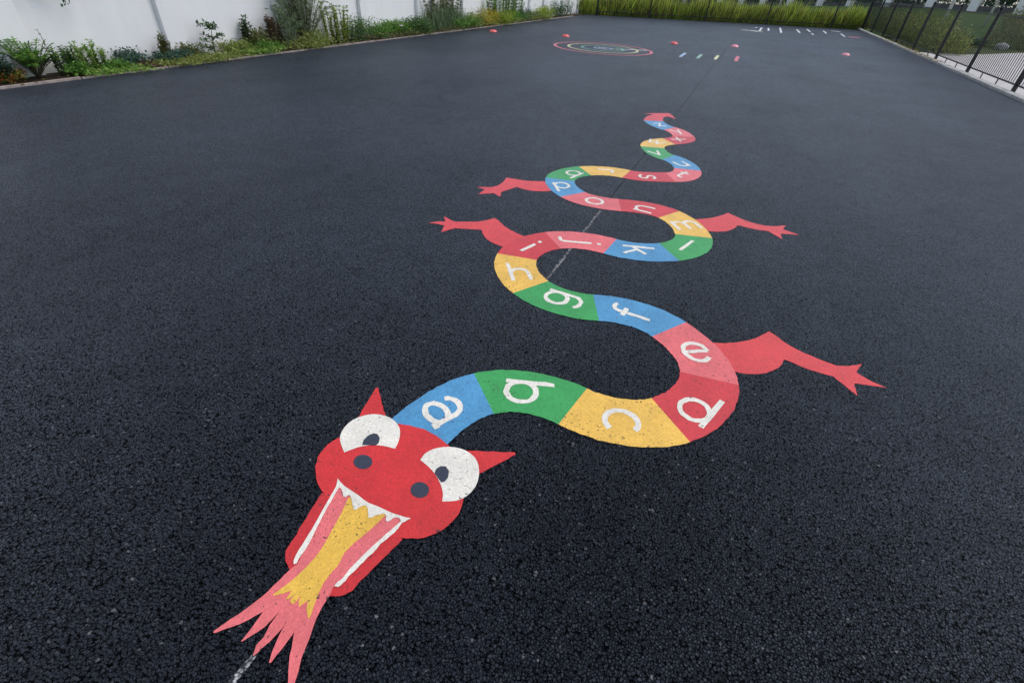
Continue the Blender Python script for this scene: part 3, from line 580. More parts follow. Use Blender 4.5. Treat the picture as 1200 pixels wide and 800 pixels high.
def painted_dragon():
    root = thing('painted_dragon', 'long painted dragon winding across the asphalt with lettered coloured body and flames', 'ground painting')
    # body: Hermite ribbon through the joints between the coloured fields
    _a = radians(NODES[0][2]); NODES[0][0] -= .05 * cos(_a); NODES[0][1] -= .05 * sin(_a)
    seq = ['blue', 'green', 'yellow', 'deepred', 'pink']
    letters = 'abcdefghijklmnopqrstuvwxyz'
    ND = [(np.array(n[:2]), radians(n[2])) for n in NODES]
    W = 0.293
    for i, ch in enumerate(letters):
        (p1, a1), (p2, a2) = ND[i], ND[i + 1]
        d = (a2 - a1 + pi) % (2 * pi) - pi
        L = np.linalg.norm(p2 - p1)
        ln = L * (1 + d * d / 24.0) * 1.0
        m1 = np.array([cos(a1), sin(a1)]) * ln; m2 = np.array([cos(a2), sin(a2)]) * ln
        Lf, Rt = [], []; K = 22
        for j in range(K + 1):
            t = j / K
            p = (2 * t**3 - 3 * t**2 + 1) * p1 + (t**3 - 2 * t**2 + t) * m1 + (-2 * t**3 + 3 * t**2) * p2 + (t**3 - t**2) * m2
            dp = (6 * t**2 - 6 * t) * p1 + (3 * t**2 - 4 * t + 1) * m1 + (-6 * t**2 + 6 * t) * p2 + (3 * t**2 - 2 * t) * m2
            u = unit(dp); n = np.array([-u[1], u[0]])
            je = 0.0 if j in (0, K) else 1.0; Lf.append(p + n * (W / 2 + je * RNG.normal(0, .0016))); Rt.append(p - n * (W / 2 + je * RNG.normal(0, .0016)))
        cname = seq[i % 5]
        seg = flat('body_segment', Lf + Rt[::-1], 0.0020, M[cname], root, label='%s body field with the white letter %s' % ({'deepred': 'red'}.get(cname, cname), ch))
        am = a1 + d / 2
        o = link('letter', letter_mesh(ch, am), M['white'], seg, (LETTER_AT[ch][0], LETTER_AT[ch][1], 0.0008))
    S = SHAPES
    flat('tail', smooth_outline(S['tail']), 0.0020, M['leg'], root, 0.0013)
    for k in ('leg1', 'leg2', 'leg3', 'leg4'):
        flat('leg', smooth_outline(S[k], 30), 0.0012, M['leg'], root, 0.0013)
    flat('horn', smooth_outline(S['hornL'], 20), 0.0024, M['red'], root, 0.0013)
    flat('horn', smooth_outline(S['hornR'], 20), 0.0024, M['red'], root, 0.0013)
    flat('jaw', smooth_outline(S['jaw'], 46), 0.0029, M['jaw'], root, 0.0013)
    flat('head', smooth_outline(S['head'], 60), 0.0036, M['red'], root, 0.0013)
    e1 = flat('eye', smooth_outline(S['eyeL'], 50), 0.0044, M['white'], root)
    e2 = flat('eye', smooth_outline(S['eyeR'], 50), 0.0044, M['white'], root)
    flat('pupil', smooth_outline(S['pupilL'], 50), 0.0008, M['slate'], e1)
    flat('pupil', smooth_outline(S['pupilR'], 50), 0.0008, M['slate'], e2)
    flat('nostril', smooth_outline(S['nosL'], 80), 0.0044, M['slate'], root)
    flat('nostril', smooth_outline(S['nosR'], 80), 0.0044, M['slate'], root)
    fl = flat('flame', smooth_outline(S['flame'], 25), 0.0044, M['salmon'], root, 0.0006)
    flat('flame_core', smooth_outline(S['core'], 25), 0.0008, M['gold'], fl)
    flat('tooth_row', smooth_outline(S['toothL'], 10, 1.0), 0.0060, M['white'], root, 0.0008)
    flat('tooth_row', smooth_outline(S['toothR'], 10, 1.0), 0.0060, M['white'], root, 0.0008)
    flat('tooth_row', smooth_outline(S['teeth'], 10, 1.0), 0.0067, M['white'], root, 0.0006, label='jagged white upper teeth')
painted_dragon()

def rect_pts(cx, cy, L, W, ang):
    u = np.array([cos(ang), sin(ang)]); n = np.array([-u[1], u[0]]); c = np.array([cx, cy])
    return [c + u * L / 2 + n * W / 2, c - u * L / 2 + n * W / 2, c - u * L / 2 - n * W / 2, c + u * L / 2 - n * W / 2]
def ring(name, cx, cy, r0, r1, z, mat, parent, n=72):
    v, f = [], []
    for i in range(n):
        t = 2 * pi * i / n
        v += [(r0 * cos(t), r0 * sin(t), 0), (r1 * cos(t), r1 * sin(t), 0)]
    for i in range(n):
        j = (i + 1) % n; f.append((2 * i, 2 * i + 1, 2 * j + 1, 2 * j))
    me = mesh(name, v, f)
    return link(name, me, mat, parent, (cx, cy, z))
def painted_target():
    cx, cy = -4.06, 16.08
    root = thing('painted_target', 'round painted target of red yellow and green rings on the far asphalt', 'ground painting', (cx, cy, 0))
    ring('ring', 0, 0, 1.375, 1.455, .004, M['faint_red'], root)['label'] = 'outer red ring'
    ring('ring', 0, 0, .975, 1.05, .004, M['faint_yellow'], root)['label'] = 'pale yellow ring'
    ring('ring', 0, 0, .58, .66, .004, M['faint_green'], root)['label'] = 'green ring'
    ring('ring', 0, 0, .22, .27, .004, M['faint_blue'], root)['label'] = 'small blue ring'
    for x, y, w, ang, m in ((-0.02, -.0, .22, .55, 'faint_white'), (.40, .14, .34, .5, 'faint_lime'), (.72, .38, .22, .5, 'faint_white'), (1.06, .60, .24, .55, 'faint_white')):
        for k in (-1, 0, 1):
            u = np.array([cos(ang), sin(ang)])
            flat('score_mark', rect_pts(x + u[0] * k * w * .38, y + u[1] * k * w * .38, .2, w * .22, ang + pi / 2), .004 + .0006 * (k + 2), M[m], root)
painted_target()
COLS = [('blue', 'faint_blue'), ('green', 'faint_lime'), ('yellow', 'cream'), ('red', 'faint_red')]
for (cn, m), (x, y0, y1) in zip(COLS, [(-1.82, 16.08, 17.22), (-1.36, 16.2, 17.26), (-.90, 16.38, 17.48), (-.355, 16.53, 17.82)]):
    o = flat('painted_stripe', rect_pts(x, (y0 + y1) / 2, y1 - y0, .085 if cn != 'red' else .10, pi / 2), .004, M[m], None)
    tag(o, 'short %s painted stripe in the row of four right of the round target' % cn, 'painted stripe', 'row of four painted stripes')
def painted_game():
    root = thing('painted_game', 'worn painted number game of white dashes near the far fence', 'ground painting')
    for (x0, y0), (x1, y1), w in GAME:
        L = hypot(x1 - x0, y1 - y0)
        flat('dash', rect_pts((x0 + x1) / 2, (y0 + y1) / 2, L, w, atan2(y1 - y0, x1 - x0)), .0034, M['marking_white'], root)
    flat('dash', rect_pts(-.32, 30.45, 1.0, .28, .05), .0022, M['cream'], root)
    flat('dash', rect_pts(4.42, 32.6, .5, .45, .1), .0022, M['faint_red'], root)
    flat('dash', rect_pts(2.1, 32.3, 4.2, .03, .28), .0032, M['faint_green'], root)
    flat('dash', rect_pts(1.2, 34.6, 2.6, .03, .35), .0032, M['faint_red'], root)
painted_game()

# joint in the asphalt with chalk line snapped along it
def seam():
    pts = lambda y0, y1, w: [(-.826 - w / 2, y0), (-.826 + w / 2, y0), (-.80 + w / 2, y1), (-.80 - w / 2, y1)]
    v, f = [], []; y = -2.0
    while y < 40:
        x = -.826 + (y + 2) * .0007 + RNG.normal(0, .0025); w = max(.002, RNG.normal(.0085, .003)) * (1 + y * .03)
        v += [(x - w / 2, y, .0006), (x + w / 2, y, .0006)]; y += .12 + .008 * max(0, y)
    f = [(2 * k, 2 * k + 1, 2 * k + 3, 2 * k + 2) for k in range(len(v) // 2 - 1)]
    structure('asphalt_seam', mesh('asphalt_seam', v, f), M['seam'])
    for i, (y0, y1, w, lab) in enumerate([(2.58, 4.02, .020, 'thin white chalk line between two coils of the painted dragon'), (-.4, .24, .022, 'worn white chalk line below the flames of the painted dragon')]):
        n = 24; v, f = [], []
        for k in range(n + 1):
            y = y0 + (y1 - y0) * k / n; ww = w * random.uniform(.7, 1.25); x = -.822 + random.uniform(-.002, .002)
            v += [(x - ww / 2, y, .0013), (x + ww / 2, y, .0013)]
        f = [(2 * k, 2 * k + 1, 2 * k + 3, 2 * k + 2) for k in range(n)]
        o = link('chalk_line', mesh('chalk_line', v, f), M['chalk']); tag(o, lab, 'chalk line')
seam()

# ------------------------------------------------------------------ sports marker domes
def dome_mesh():
    return MB().lathe([(.125, 0), (.127, .006), (.118, .012), (.108, .05), (.085, .082), (.055, .098), (.028, .103), (.026, .098), (.055, .09), (.10, .045), (.11, .012), (.125, 0)], sides=24).mesh('marker_dome', True)
CL = [('cone_red', 'red marker dome left by the golden shrub of the planting strip'), ('cone_red', 'red marker dome just behind the round painted target'),
      ('cone_red', 'red marker dome above the blue painted stripe'), ('cone_pink', 'pale pink marker dome beyond the red painted stripe'), ('cone_pink', 'pink marker dome nearest the right fence')]
for (x, y), (m, lab) in zip(CONES, CL):
    o = link('marker_dome', dome_mesh(), M[m], None, (x, y, .001)); o.scale = (1.04, 1.04, .60)
    tag(o, lab, 'marker dome', 'sports marker domes on the asphalt')

# ------------------------------------------------------------------ vegetation
TINT = dict(orange=[(.26, .10, .03), (.07, .12, .02), (.20, .13, .03)], bright=[(.07, .16, .025), (.12, .21, .035), (.04, .10, .02)], purple=[(.03, .025, .03), (.05, .03, .035)],
            mid=[(.045, .10, .03), (.03, .07, .025), (.08, .13, .03)], light=[(.13, .22, .04), (.09, .17, .03), (.18, .25, .06)], bluegreen=[(.035, .075, .05), (.05, .09, .06), (.025, .05, .035)],
            brown=[(.07, .04, .025), (.05, .05, .025), (.10, .05, .035)], yellowgreen=[(.15, .18, .04), (.11, .15, .03), (.19, .20, .07)], olive=[(.09, .10, .03), (.06, .08, .025), (.12, .11, .04)],
            dark=[(.03, .075, .022), (.05, .10, .03), (.022, .05, .018)], greygreen=[(.10, .145, .075), (.07, .105, .05), (.15, .19, .11)], lime=[(.17, .23, .025), (.12, .18, .02), (.22, .26, .04)],
            yellow=[(.34, .27, .03), (.25, .22, .03), (.16, .17, .03)])
class Leaves:
    def __init__(s): s.V = []; s.C = []
    def add(s, p, d, n, L, W, c, fold=0.15):
        p = np.asarray(p, float); d = unit(np.asarray(d, float)); n = np.asarray(n, float); w = np.cross(n, d)
        if np.linalg.norm(w) < 1e-4: w = np.cross((0.3, 0.9, 0.1), d)
        w = unit(w); up = np.cross(d, w)
        droop = -0.12 * L
        s.V += [p, p + d * L * .45 + w * W / 2 + up * fold * W, p + d * L + np.array([0, 0, droop]), p + d * L * .45 - w * W / 2 + up * fold * W]
        k = random.uniform(.75, 1.25); k *= 1.75; s.C.append((c[0] * k, c[1] * k, c[2] * k, 1.0))
    def build(s, name, parent, origin=(0, 0, 0)):
        n = len(s.C); V = np.array(s.V) - np.array(origin)
        me = bpy.data.meshes.new(name); me.vertices.add(4 * n); me.vertices.foreach_set('co', V.ravel().astype(np.float32))
        me.loops.add(4 * n); me.polygons.add(n)
        me.loops.foreach_set('vertex_index', np.arange(4 * n, dtype=np.int32)); me.polygons.foreach_set('loop_start', np.arange(0, 4 * n, 4, dtype=np.int32))
        me.update(calc_edges=True); me.validate()
        at = me.attributes.new('tint', 'FLOAT_COLOR', 'POINT'); at.data.foreach_set('color', np.repeat(np.array(s.C, np.float32), 4, axis=0).ravel())
        return link(name, me, M['leaf'], parent)
def rdir(zmin=-0.2):
    while True:
        d = RNG.normal(0, 1, 3); d /= np.linalg.norm(d)
        if d[2] > zmin: return d
def curve_stem(base, tip, bend, n=6):
    b, t = np.array(base, float), np.array(tip, float); m = (b + t) / 2 + np.array(bend)
    return [(1 - k) ** 2 * b + 2 * k * (1 - k) * m + k * k * t for k in np.linspace(0, 1, n)]
def plant(kind, x, y, dy, h, label, colour, z0=0.02):
    pal = TINT[colour]
    th = abs(x) / hypot(x, y); D = dy * th
    rx = min(max(D / 2, .06), .30); ry = sqrt(max(.004, (D / 2) ** 2 - (rx * (1 - th * th) ** .5) ** 2)) / th if th > .05 else D / 2
    ry = max(ry, .06)
    names = {'cover': ('ground_plant', 'plant'), 'sapling': ('sapling', 'young tree'), 'stalk': ('leafy_stalk', 'plant'), 'grassy': ('grass_clump', 'plant')}
    nm, cat = names.get(kind, ('shrub', 'shrub'))
    root = thing(nm, label, cat, (x, y, z0), 0, 'plants in the strip below the white wall')
    lv = Leaves(); st = MB()
    pick = lambda: pal[int(RNG.integers(len(pal)))]
    if kind in ('bush', 'cover'):
        vol = rx * ry
        n = int((.5 if kind == 'cover' else 1) * min(1900, max(260, 8200 * vol ** .75 + 2600 * h * (rx + ry)))); ls = (.045 if kind == 'bush' else .05) * (1 + .015 * y)
        clumps = [(RNG.uniform(-1, 1), RNG.uniform(-1, 1), RNG.uniform(.35, 1.0)) for _ in range(int(5 + 5 * ry / max(rx, .05)))]
        twigs = []
        for cxx, cyy, hz in clumps:
            b = (cxx * rx * .3, cyy * ry * .6, 0); hh = h * hz * (1 - .25 * cxx * cxx)
            t = (cxx * rx * .8, cyy * ry * .9, hh * .9)
            pts = curve_stem(b, t, (0, 0, .05 * h)); twigs.append((pts, hh)); st.tube(pts, np.linspace(.006, .002, 6), 4)
        for i in range(n):
            pts, hh = twigs[int(RNG.integers(len(twigs)))]
            k = RNG.uniform(.15, 1) ** .7; p = np.array(pts[min(5, int(k * 6))]) + RNG.normal(0, 1, 3) * np.array((rx * .28, min(ry * .3, rx * .5), h * .13))
            p[0] = min(max(p[0], -(9.7 + x) * -1 - 9.0), .42); p[0] = max(p[0], -9.69 - x); p[2] = min(max(p[2], .01), h * 1.08)
            lv.add(p, rdir(-.3), rdir(0), ls * RNG.uniform(.6, 1.4), ls * RNG.uniform(.35, .6), pick())
    elif kind == 'spray':
        for i in range(58):
            a = RNG.uniform(0, 2 * pi); r = RNG.uniform(.2, 1.1)
            tip = (max(-.3, cos(a) * rx * r), sin(a) * ry * r, h * RNG.uniform(.45, 1.05)); pts = curve_stem((0, 0, 0), tip, (cos(a) * .03, sin(a) * .05, h * .3), 9)
            st.tube(pts, np.linspace(.005, .0015, 9), 4)
            for q in range(3, 9):
                d = np.array(pts[q]) - np.array(pts[q - 1]); side = np.cross(d, (0, 0, 1))
                for sg in (-1, 1):
                    lv.add(pts[q], unit(d) * .5 + unit(side) * sg * 1.0, (0, 0, 1), RNG.uniform(.05, .09), RNG.uniform(.024, .042), pick())
                lv.add(pts[q], d, (0, 0, 1), .07, .025, pick())
    elif kind in ('upright', 'stalk'):
        ns = 1 if kind == 'stalk' else int(9 + 18 * min(2.2, D))
        for i in range(ns):
            bx, by = RNG.uniform(-rx, rx) * .5, RNG.uniform(-ry, ry) * .7
            hh = h * RNG.uniform(.55, 1.0) if i else h
            pts = curve_stem((bx, by, 0), (bx * 1.4 + RNG.normal(0, .02), by * 1.3 + RNG.normal(0, .03), hh), RNG.normal(0, .02, 3), 10)
            st.tube(pts, np.linspace(.006, .002, 10) * (1 + .03 * y), 4)
            m = int((22 if kind == 'stalk' else 74) * (0.6 + h)); lsz = (.045 if kind == 'stalk' else .055) * (1 + .018 * y)
            for q in range(m):
                k = RNG.uniform(.1 if kind == 'upright' else .25, 1.0); p = np.array(pts[min(9, int(k * 10))]) + RNG.normal(0, .012, 3)
                a = RNG.uniform(0, 2 * pi); lv.add(p, (cos(a), sin(a), RNG.uniform(.1, 1.1)), (0, 0, 1), lsz * RNG.uniform(.6, 1.3), lsz * RNG.uniform(.3, .5), pick())
    elif kind == 'sapling':
        pts = curve_stem((0, 0, 0), (.02, .05, h), (0.01, -.03, 0), 10); st.tube(pts, np.linspace(.012, .004, 10), 5)
        for i in range(9):
            k = int(RNG.integers(2, 9)); a = RNG.uniform(0, 2 * pi); b = pts[k]; t = np.array(b) + np.array((cos(a) * .13, sin(a) * .24, .08))
            tw = curve_stem(b, t, (0, 0, .02)); st.tube(tw, np.linspace(.005, .002, 6), 4)
            for q in range(20):
                p = np.array(tw[int(RNG.integers(1, 6))]); lv.add(p + RNG.normal(0, .015, 3), rdir(-.4), (0, 0, 1), RNG.uniform(.06, .11), RNG.uniform(.03, .05), pick())
        for q in range(16): lv.add(np.array(pts[-1]) + RNG.normal(0, .02, 3), rdir(-.2), (0, 0, 1), .08, .04, pick())
    elif kind == 'arching':
        for i in range(110 if h > .8 else 34):
            a = RNG.uniform(0, 2 * pi); r = RNG.uniform(.1, 1.2); hh = h * RNG.uniform(.55, 1.2)
            tip = (max(-.2, cos(a) * .38 * r), sin(a) * ry * 1.15 * r, hh * (1 - .25 * r)); pts = curve_stem((cos(a) * .04, sin(a) * .08, 0), tip, (cos(a) * .05, sin(a) * .05, hh * .42), 16)
            st.tube(pts, np.linspace(.006, .0012, 16), 4)
            for q in range(1, 16):
                d = np.array(pts[q]) - np.array(pts[q - 1])
                for sg in range(3):
                    aa = RNG.uniform(0, 2 * pi); lv.add(np.array(pts[q]) + RNG.normal(0, .008, 3), unit(d) * .9 + np.array((cos(aa), sin(aa), 0)) * .6, rdir(0), RNG.uniform(.05, .11), RNG.uniform(.010, .018), pick())
    elif kind == 'grassy':
        for i in range(900):
            bx, by = RNG.uniform(-rx, rx) * .7, RNG.normal(0, ry * .36); hh = h * RNG.uniform(.35, 1.0) * max(.3, 1 - (by / ry) ** 2 * .6)
            lv.add((bx, by, 0), (RNG.normal(0, .10), RNG.normal(0, .22), 1), rdir(0), hh, RNG.uniform(.012, .03), pick(), 0)
            if i % 4 == 0:
                a = RNG.uniform(0, 2 * pi)
                for q in range(5): lv.add((bx, by, hh * RNG.uniform(.4, .95)), (cos(a + q), sin(a + q), .6), (0, 0, 1), .07, .03, pick())
        for i in range(10):
            by = RNG.uniform(-ry, ry) * .8; pts = curve_stem((0, by, 0), (RNG.uniform(-.1, .2), by + RNG.normal(0, .1), h * RNG.uniform(.9, 1.35)), (0, 0, 0)); st.tube(pts, np.linspace(.008, .004, 6), 4)
            for q in range(14): lv.add(np.array(pts[int(RNG.integers(2, 6))]) + RNG.normal(0, .03, 3), rdir(-.2), (0, 0, 1), .06, .03, pick())
    lv.build('foliage', root)
    if st.v: st.build('stems', M['stem'], root, True)['kind'] = 'stuff'
    return root
for (kind, x, y, dy, h, lab, colr) in PLANTS: plant(kind, x, y, dy * 1.28, h * 1.18, lab, colr)
fl = link('flower', mesh('flower', *(lambda b: (b.v, b.f))(MB().lathe([(0, 0), (.03, .01), (.06, .03), (.05, .035), (.02, .02), (0, .02)], sides=9)), True), M['petal'], None, (-9.16, 13.3, .26))
tag(fl, 'single white flower on the low green bush of the planting strip', 'flower')

# fallen leaves and crumbs of soil along both edges
def litter(name, n, fn, pal, label):
    lv = Leaves()
    for i in range(n):
        x, y, z = fn(); a = RNG.uniform(0, 2 * pi)
        lv.add((x, y, z), (cos(a), sin(a), RNG.uniform(-.05, .3)), (0, 0, 1), RNG.uniform(.03, .075), RNG.uniform(.02, .045), pal[int(RNG.integers(len(pal)))])
    tag(lv.build(name, None), label, None, None, 'stuff')
litter('leaf_litter', 420, lambda: (KL - .02 + RNG.normal(0, .05) - (.10 if RNG.uniform() < .6 else 0), RNG.uniform(2, 29), .034), [(.16, .10, .04), (.22, .15, .04), (.08, .05, .03), (.14, .16, .04)], 'fallen leaves along the left edge of the asphalt')
litter('leaf_litter', 620, lambda: (KR + .06 + RNG.normal(0, .11), 22 + abs(RNG.normal(0, 6)), .07), [(.20, .15, .05), (.12, .08, .04), (.26, .22, .06), (.07, .05, .03)], 'fallen leaves and dirt on the far part of the right kerb')
# twig hanging over the wall top near the left edge
def hanging_branch():
    root = thing('hanging_branch', 'leafy branch hanging down the white wall at the upper left', 'branch', (-9.66, 4.88, 2.4))
    lv = Leaves(); st = MB()
    for (dy, L, sx) in ((-.12, 1.36, .10), (.10, 1.48, .16), (.28, 1.40, .14), (0, 1.2, .22), (-.3, 1.25, .12)):
        pts = curve_stem((-.1, dy, .12), (sx, dy + .25, -L), (.16, 0, .25), 16); st.tube(pts, np.linspace(.008, .002, 16), 4)
        for q in range(2, 16):
            for s in range(7): lv.add(np.array(pts[q]) + RNG.normal(0, .03, 3), rdir(-1) + np.array((0, 0, -.5)), rdir(0), RNG.uniform(.05, .09), RNG.uniform(.025, .04), TINT['dark'][int(RNG.integers(3))])
    lv.build('foliage', root); st.build('stems', M['stem'], root, True)['kind'] = 'stuff'
hanging_branch()

def grass_mass(name, n, place, hmin, hmax, pal, wid=(.02, .05), kind='stuff', lean=.22):
    lv = Leaves()
    for i in range(n):
        p, k = place()
        h = RNG.uniform(hmin, hmax) * k
        lv.add(p, (RNG.normal(0, lean), RNG.normal(0, lean), 1), rdir(-1), h, RNG.uniform(*wid), pal[int(RNG.integers(len(pal)))], 0)
    o = lv.build(name, None)
    o['kind'] = kind
    return o
def far_grass():
    def place():
        t = RNG.uniform(-.5, 18.5); off = abs(RNG.normal(0, .9)) + .12; x, y = far_pt(t, off)
        clump = .62 + .38 * sin(t * 2.1 + off * 1.5) * sin(t * .83 + 1) + RNG.normal(0, .1)
        z = bank_z(x, y) if y > 36 else -.03
        return (x, y, max(z, -.03)), max(.30, .62 + .55 * clump * RNG.uniform(.5, 1.2) - .28 * (sin(t * 5.3) * sin(t * 3.1 + off) > .35))
    pal = [(.25, .33, .045), (.33, .38, .055), (.16, .24, .035), (.30, .28, .08), (.22, .29, .035), (.06, .09, .02), (.14, .09, .04)]
    o = grass_mass('tall_grass', 24000, place, .5, 1.45, pal, (.02, .05)); 
    o['label'] = 'tall yellow green grass growing behind the far black fence'
far_grass()
# separate upright plants before the white wall in the far left corner
for i, (t, off, hh, c, lab) in enumerate([(17.0, .45, .95, 'dark', 'dark upright weed left of the last far fence post'), (16.2, .6, 1.1, 'yellowgreen', 'yellowish upright weed behind the far fence by the white wall'), (15.2, .5, 1.15, 'mid', 'tall dark weed between two far fence posts before the white wall'),
                                         (14.6, .8, .9, 'olive', 'olive weed beside the second far fence post'), (13.4, .6, 1.2, 'yellowgreen', 'tall yellow green weed right of the second far fence post'), (12.0, .7, 1.3, 'olive', 'tallest olive weed behind the far fence'), (18.4, .3, .8, 'dark', 'dark shrub in the angle of wall and far fence'),
   (10.2, .5, .8, 'mid', 'dark green weed right of the third far fence post from the left'), (9.2, .9, 1.0, 'lime', 'lime green weed in the grass left of the slim white post'), (8.3, .5, .7, 'olive', 'low olive weed in the grass near the middle of the far fence'), (7.4, .6, .95, 'brown', 'brown seeded weed left of the middle far fence post'),
   (6.2, .5, .8, 'mid', 'dark green weed right of the middle far fence post'), (5.3, .8, .95, 'yellowgreen', 'yellow green weed behind the white number marks'), (4.1, .45, .75, 'dark', 'dark low weed behind the right half of the white number marks'), (3.1, .7, .95, 'lime', 'lime weed left of the last but one far fence post'), (1.5, .5, .85, 'olive', 'olive weed by the slim post at the right end of the far grass')]):
    x, y = far_pt(t, off)
    root = thing('weed', lab, 'plant', (x, y, -.03), 0, 'weeds behind the far fence'); lv = Leaves(); st = MB()
    for k in range(14):
        bx, by = RNG.normal(0, .18), RNG.normal(0, .18); h2 = hh * RNG.uniform(.6, 1); pts = curve_stem((bx, by, 0), (bx * 1.5, by * 1.5, h2), RNG.normal(0, .04, 3), 9); st.tube(pts, np.linspace(.008, .003, 9), 4)
        for q in range(46): lv.add(np.array(pts[int(RNG.integers(1, 9))]) + RNG.normal(0, .02, 3), rdir(-.1), (0, 0, 1), RNG.uniform(.07, .15), RNG.uniform(.025, .05), TINT[c][int(RNG.integers(3))])
    lv.build('foliage', root); st.build('stems', M['stem'], root, True)['kind'] = 'stuff'

def hedge(name, label, cat, pts_fn, n, hmax, pal, leaf, z=0.0):
    lv = Leaves(); pal = TINT[pal] if isinstance(pal, str) else pal
    for i in range(n):
        x, y, k, zb = pts_fn()
        zz = hmax * k * RNG.uniform(0, 1) ** .75
        lv.add((x, y, zb + zz), rdir(-.2) + np.array((0, 0, .5)), rdir(0), leaf * RNG.uniform(.6, 1.5), leaf * RNG.uniform(.2, .45), pal[int(RNG.integers(len(pal)))])
    return lv
def right_hedge():
    # separate loose shrubs standing side by side along the outside of the right fence
    labs = ['olive shrub outside the right fence nearest the pale path', 'second olive shrub from the pale path outside the right fence', 'third olive shrub from the pale path outside the right fence', 'fourth olive shrub from the path behind the right fence',
            'dark shrub behind the right fence two bays before the corner', 'dark shrub behind the right fence beside the far corner', 'dark grassy shrub in the corner of both black fences']
    for i, lab in enumerate(labs):
        y0 = 27.6 + i * 2.15; x0 = 6.95 + (0.25 if i % 2 else 0)
        root = thing('shrub', lab, 'shrub', (x0, y0, 0), 0, 'shrubs outside the right fence')
        hh = (1.05 + .12 * sin(i * 2.3)) * (.9 if i == 0 else 1)
        def fn():
            a = RNG.uniform(0, 2 * pi); r = sqrt(RNG.uniform(0, 1)); x, y = cos(a) * .85 * r, sin(a) * 1.25 * r
            return x, y, max(.3, 1 - .55 * r * r + RNG.normal(0, .1)), 0
        lv = hedge('foliage', '', '', fn, 1700, hh, [(.12, .16, .035), (.17, .21, .05), (.08, .11, .03), (.21, .21, .06)], .14)
        lv.build('foliage', root); st = MB()
        for k in range(9):
            a = RNG.uniform(0, 2 * pi); st.tube(curve_stem((cos(a) * .2, sin(a) * .3, -.03), (cos(a) * .6, sin(a) * .9, hh * .75), (0, 0, .1)), np.linspace(.014, .005, 6), 4)
        st.build('stems', M['stem'], root, True)['kind'] = 'stuff'
right_hedge()
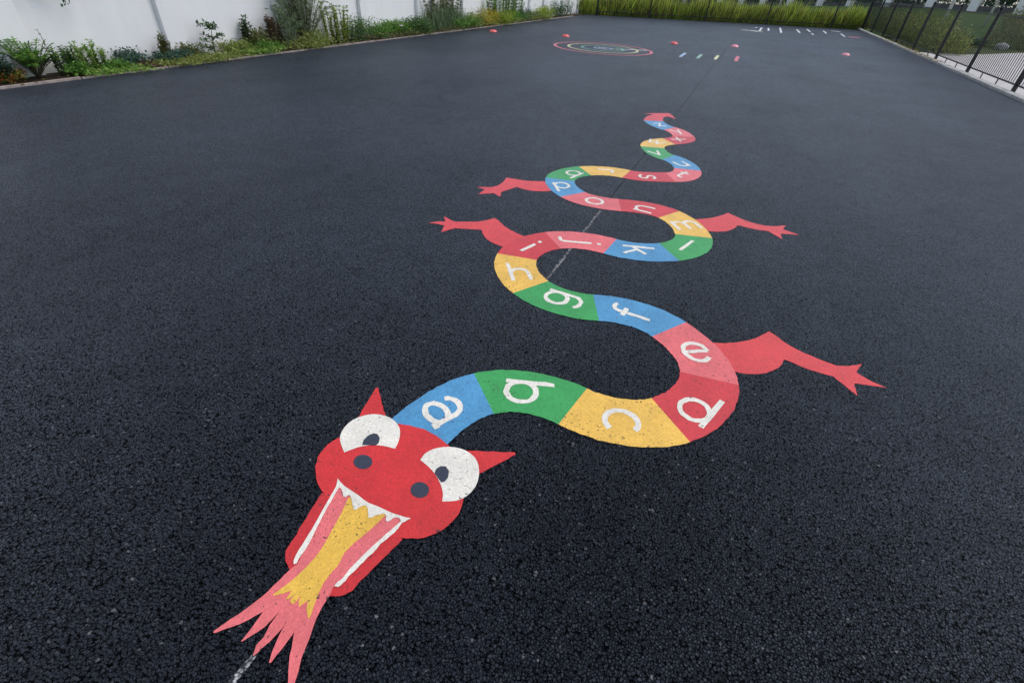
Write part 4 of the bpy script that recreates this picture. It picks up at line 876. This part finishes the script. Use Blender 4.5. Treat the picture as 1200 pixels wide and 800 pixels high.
def lower_right():
    specs = [(11.9, 35.6, 1.3, 1.1, 1.15, 'olive', 'broad olive shrub beyond the curved path at the right edge'), (13.6, 36.9, 1.5, 1.2, 1.3, 'dark', 'dark shrub at the right edge behind the broad olive one'),
             (9.75, 34.6, .75, .5, .38, 'dark', 'low dark green shrub between grey rocks and the path'), (13.9, 41.2, 1.5, 1.2, 1.2, 'olive', 'tall olive shrub at the far right edge under a pillar'), (8.0, 33.4, .9, .8, .75, 'olive', 'olive shrub where the path curves away behind the right fence')]
    for x, y, rx, ry, h, c, lab in specs:
        root = thing('shrub', lab, 'shrub', (x, y, bank_z(x, y)), 0, 'shrubs beyond the curved path')
        def fn():
            a = RNG.uniform(0, 2 * pi); r = sqrt(RNG.uniform(0, 1)); return cos(a) * rx * r, sin(a) * ry * r, max(.25, 1 - .6 * r * r + RNG.normal(0, .1)), 0
        lv = hedge('', '', '', fn, int(900 * rx * ry + 500), h, c, .14); lv.build('foliage', root)
        st = MB()
        for k in range(8):
            a = RNG.uniform(0, 2 * pi); st.tube(curve_stem((cos(a) * .2, sin(a) * .2, -.05), (cos(a) * rx * .6, sin(a) * ry * .6, h * .7), (0, 0, .1)), np.linspace(.015, .005, 6), 4)
        st.build('stems', M['stem'], root, True)['kind'] = 'stuff'
    for i, (x, y, s) in enumerate([(8.9, 36.3, .26), (9.5, 36.7, .34), (9.9, 36.2, .22), (10.6, 36.6, .30), (9.7, 37.3, .25), (10.9, 34.0, .27)]):
        bm = bmesh.new(); bmesh.ops.create_icosphere(bm, subdivisions=2, radius=s)
        for v in bm.verts:
            k = 1 + .22 * sin(v.co.x * 9 + i) * cos(v.co.y * 8 + 2 * i) + random.uniform(-.07, .07); v.co = Vector((v.co.x * k * 1.25, v.co.y * k, v.co.z * k * .62))
        me = bpy.data.meshes.new('rock'); bm.to_mesh(me); bm.free()
        o = link('rock', me, M['stone'], None, (x, y, bank_z(x, y) + s * .3))
        tag(o, ['leftmost grey rock of the small group below the lawn', 'largest grey rock of the small group of rocks below the lawn', 'smallest grey rock in the middle of the group below the lawn', 'grey rock at the right end of the small group below the lawn', 'grey rock behind the other rocks at the foot of the lawn', 'big single grey rock right of the small rock group by the path'][i], 'rock', 'grey rocks below the lawn')
lower_right()
def back_hedge():
    d = (PB - PA); n = Vector((-d.y, d.x)).normalized()
    if n.y < 0: n = -n
    def fn():
        t = RNG.uniform(-.95, 1.55); off = RNG.uniform(.8, 2.6); p = PA + d * t + n * off
        return p.x, p.y, .75 + .3 * sin(t * 19) * sin(t * 7 + 1) + RNG.normal(0, .08), bank_z(p.x, p.y)
    lv = hedge('', '', '', fn, 24000, 3.8, [(.02, .045, .02), (.03, .06, .025), (.015, .03, .015), (.045, .075, .03)], .42)
    o = lv.build('back_hedge', None); tag(o, 'dark green hedge growing behind the distant white pillars', None, None, 'stuff')
back_hedge()
# slender posts standing in the grass
def slim_post(x, y, z, h, r, mat, name, label):
    o = MB().tube([(0, 0, -.1), (0.0, 0, h * .5), (0.01, 0, h)], [r, r * .96, r * .9], 10).build(name, M[mat], None, True); o.location = (x, y, z)
    tag(o, label, 'post', 'slim posts beyond the fences')
for X_, Y_, h, r, mat, lab in [(4.9, 43.0, 3.0, .075, 'bark', 'slim white post in the grass by the corner of the black fences'), (0.75, 41.5, 3.0, .06, 'bark', 'slim white post behind the middle of the far fence'), (-4.25, 36.9, 3.0, .055, 'bark', 'slim pale post close behind the left half of the far fence'),
                               (9.75, 41.0, 3.0, .09, 'bark', 'thick pale post on the lawn beyond the right fence'), (12.2, 42.5, 3.0, .065, 'bark', 'thin white post between lawn and olive shrubs'), (15.0, 44.0, 3.2, .10, 'brownwood', 'brown wooden post near the right edge behind the shrubs')]:
    slim_post(X_, Y_, bank_z(X_, Y_), h, r, mat, 'slim_post', lab)
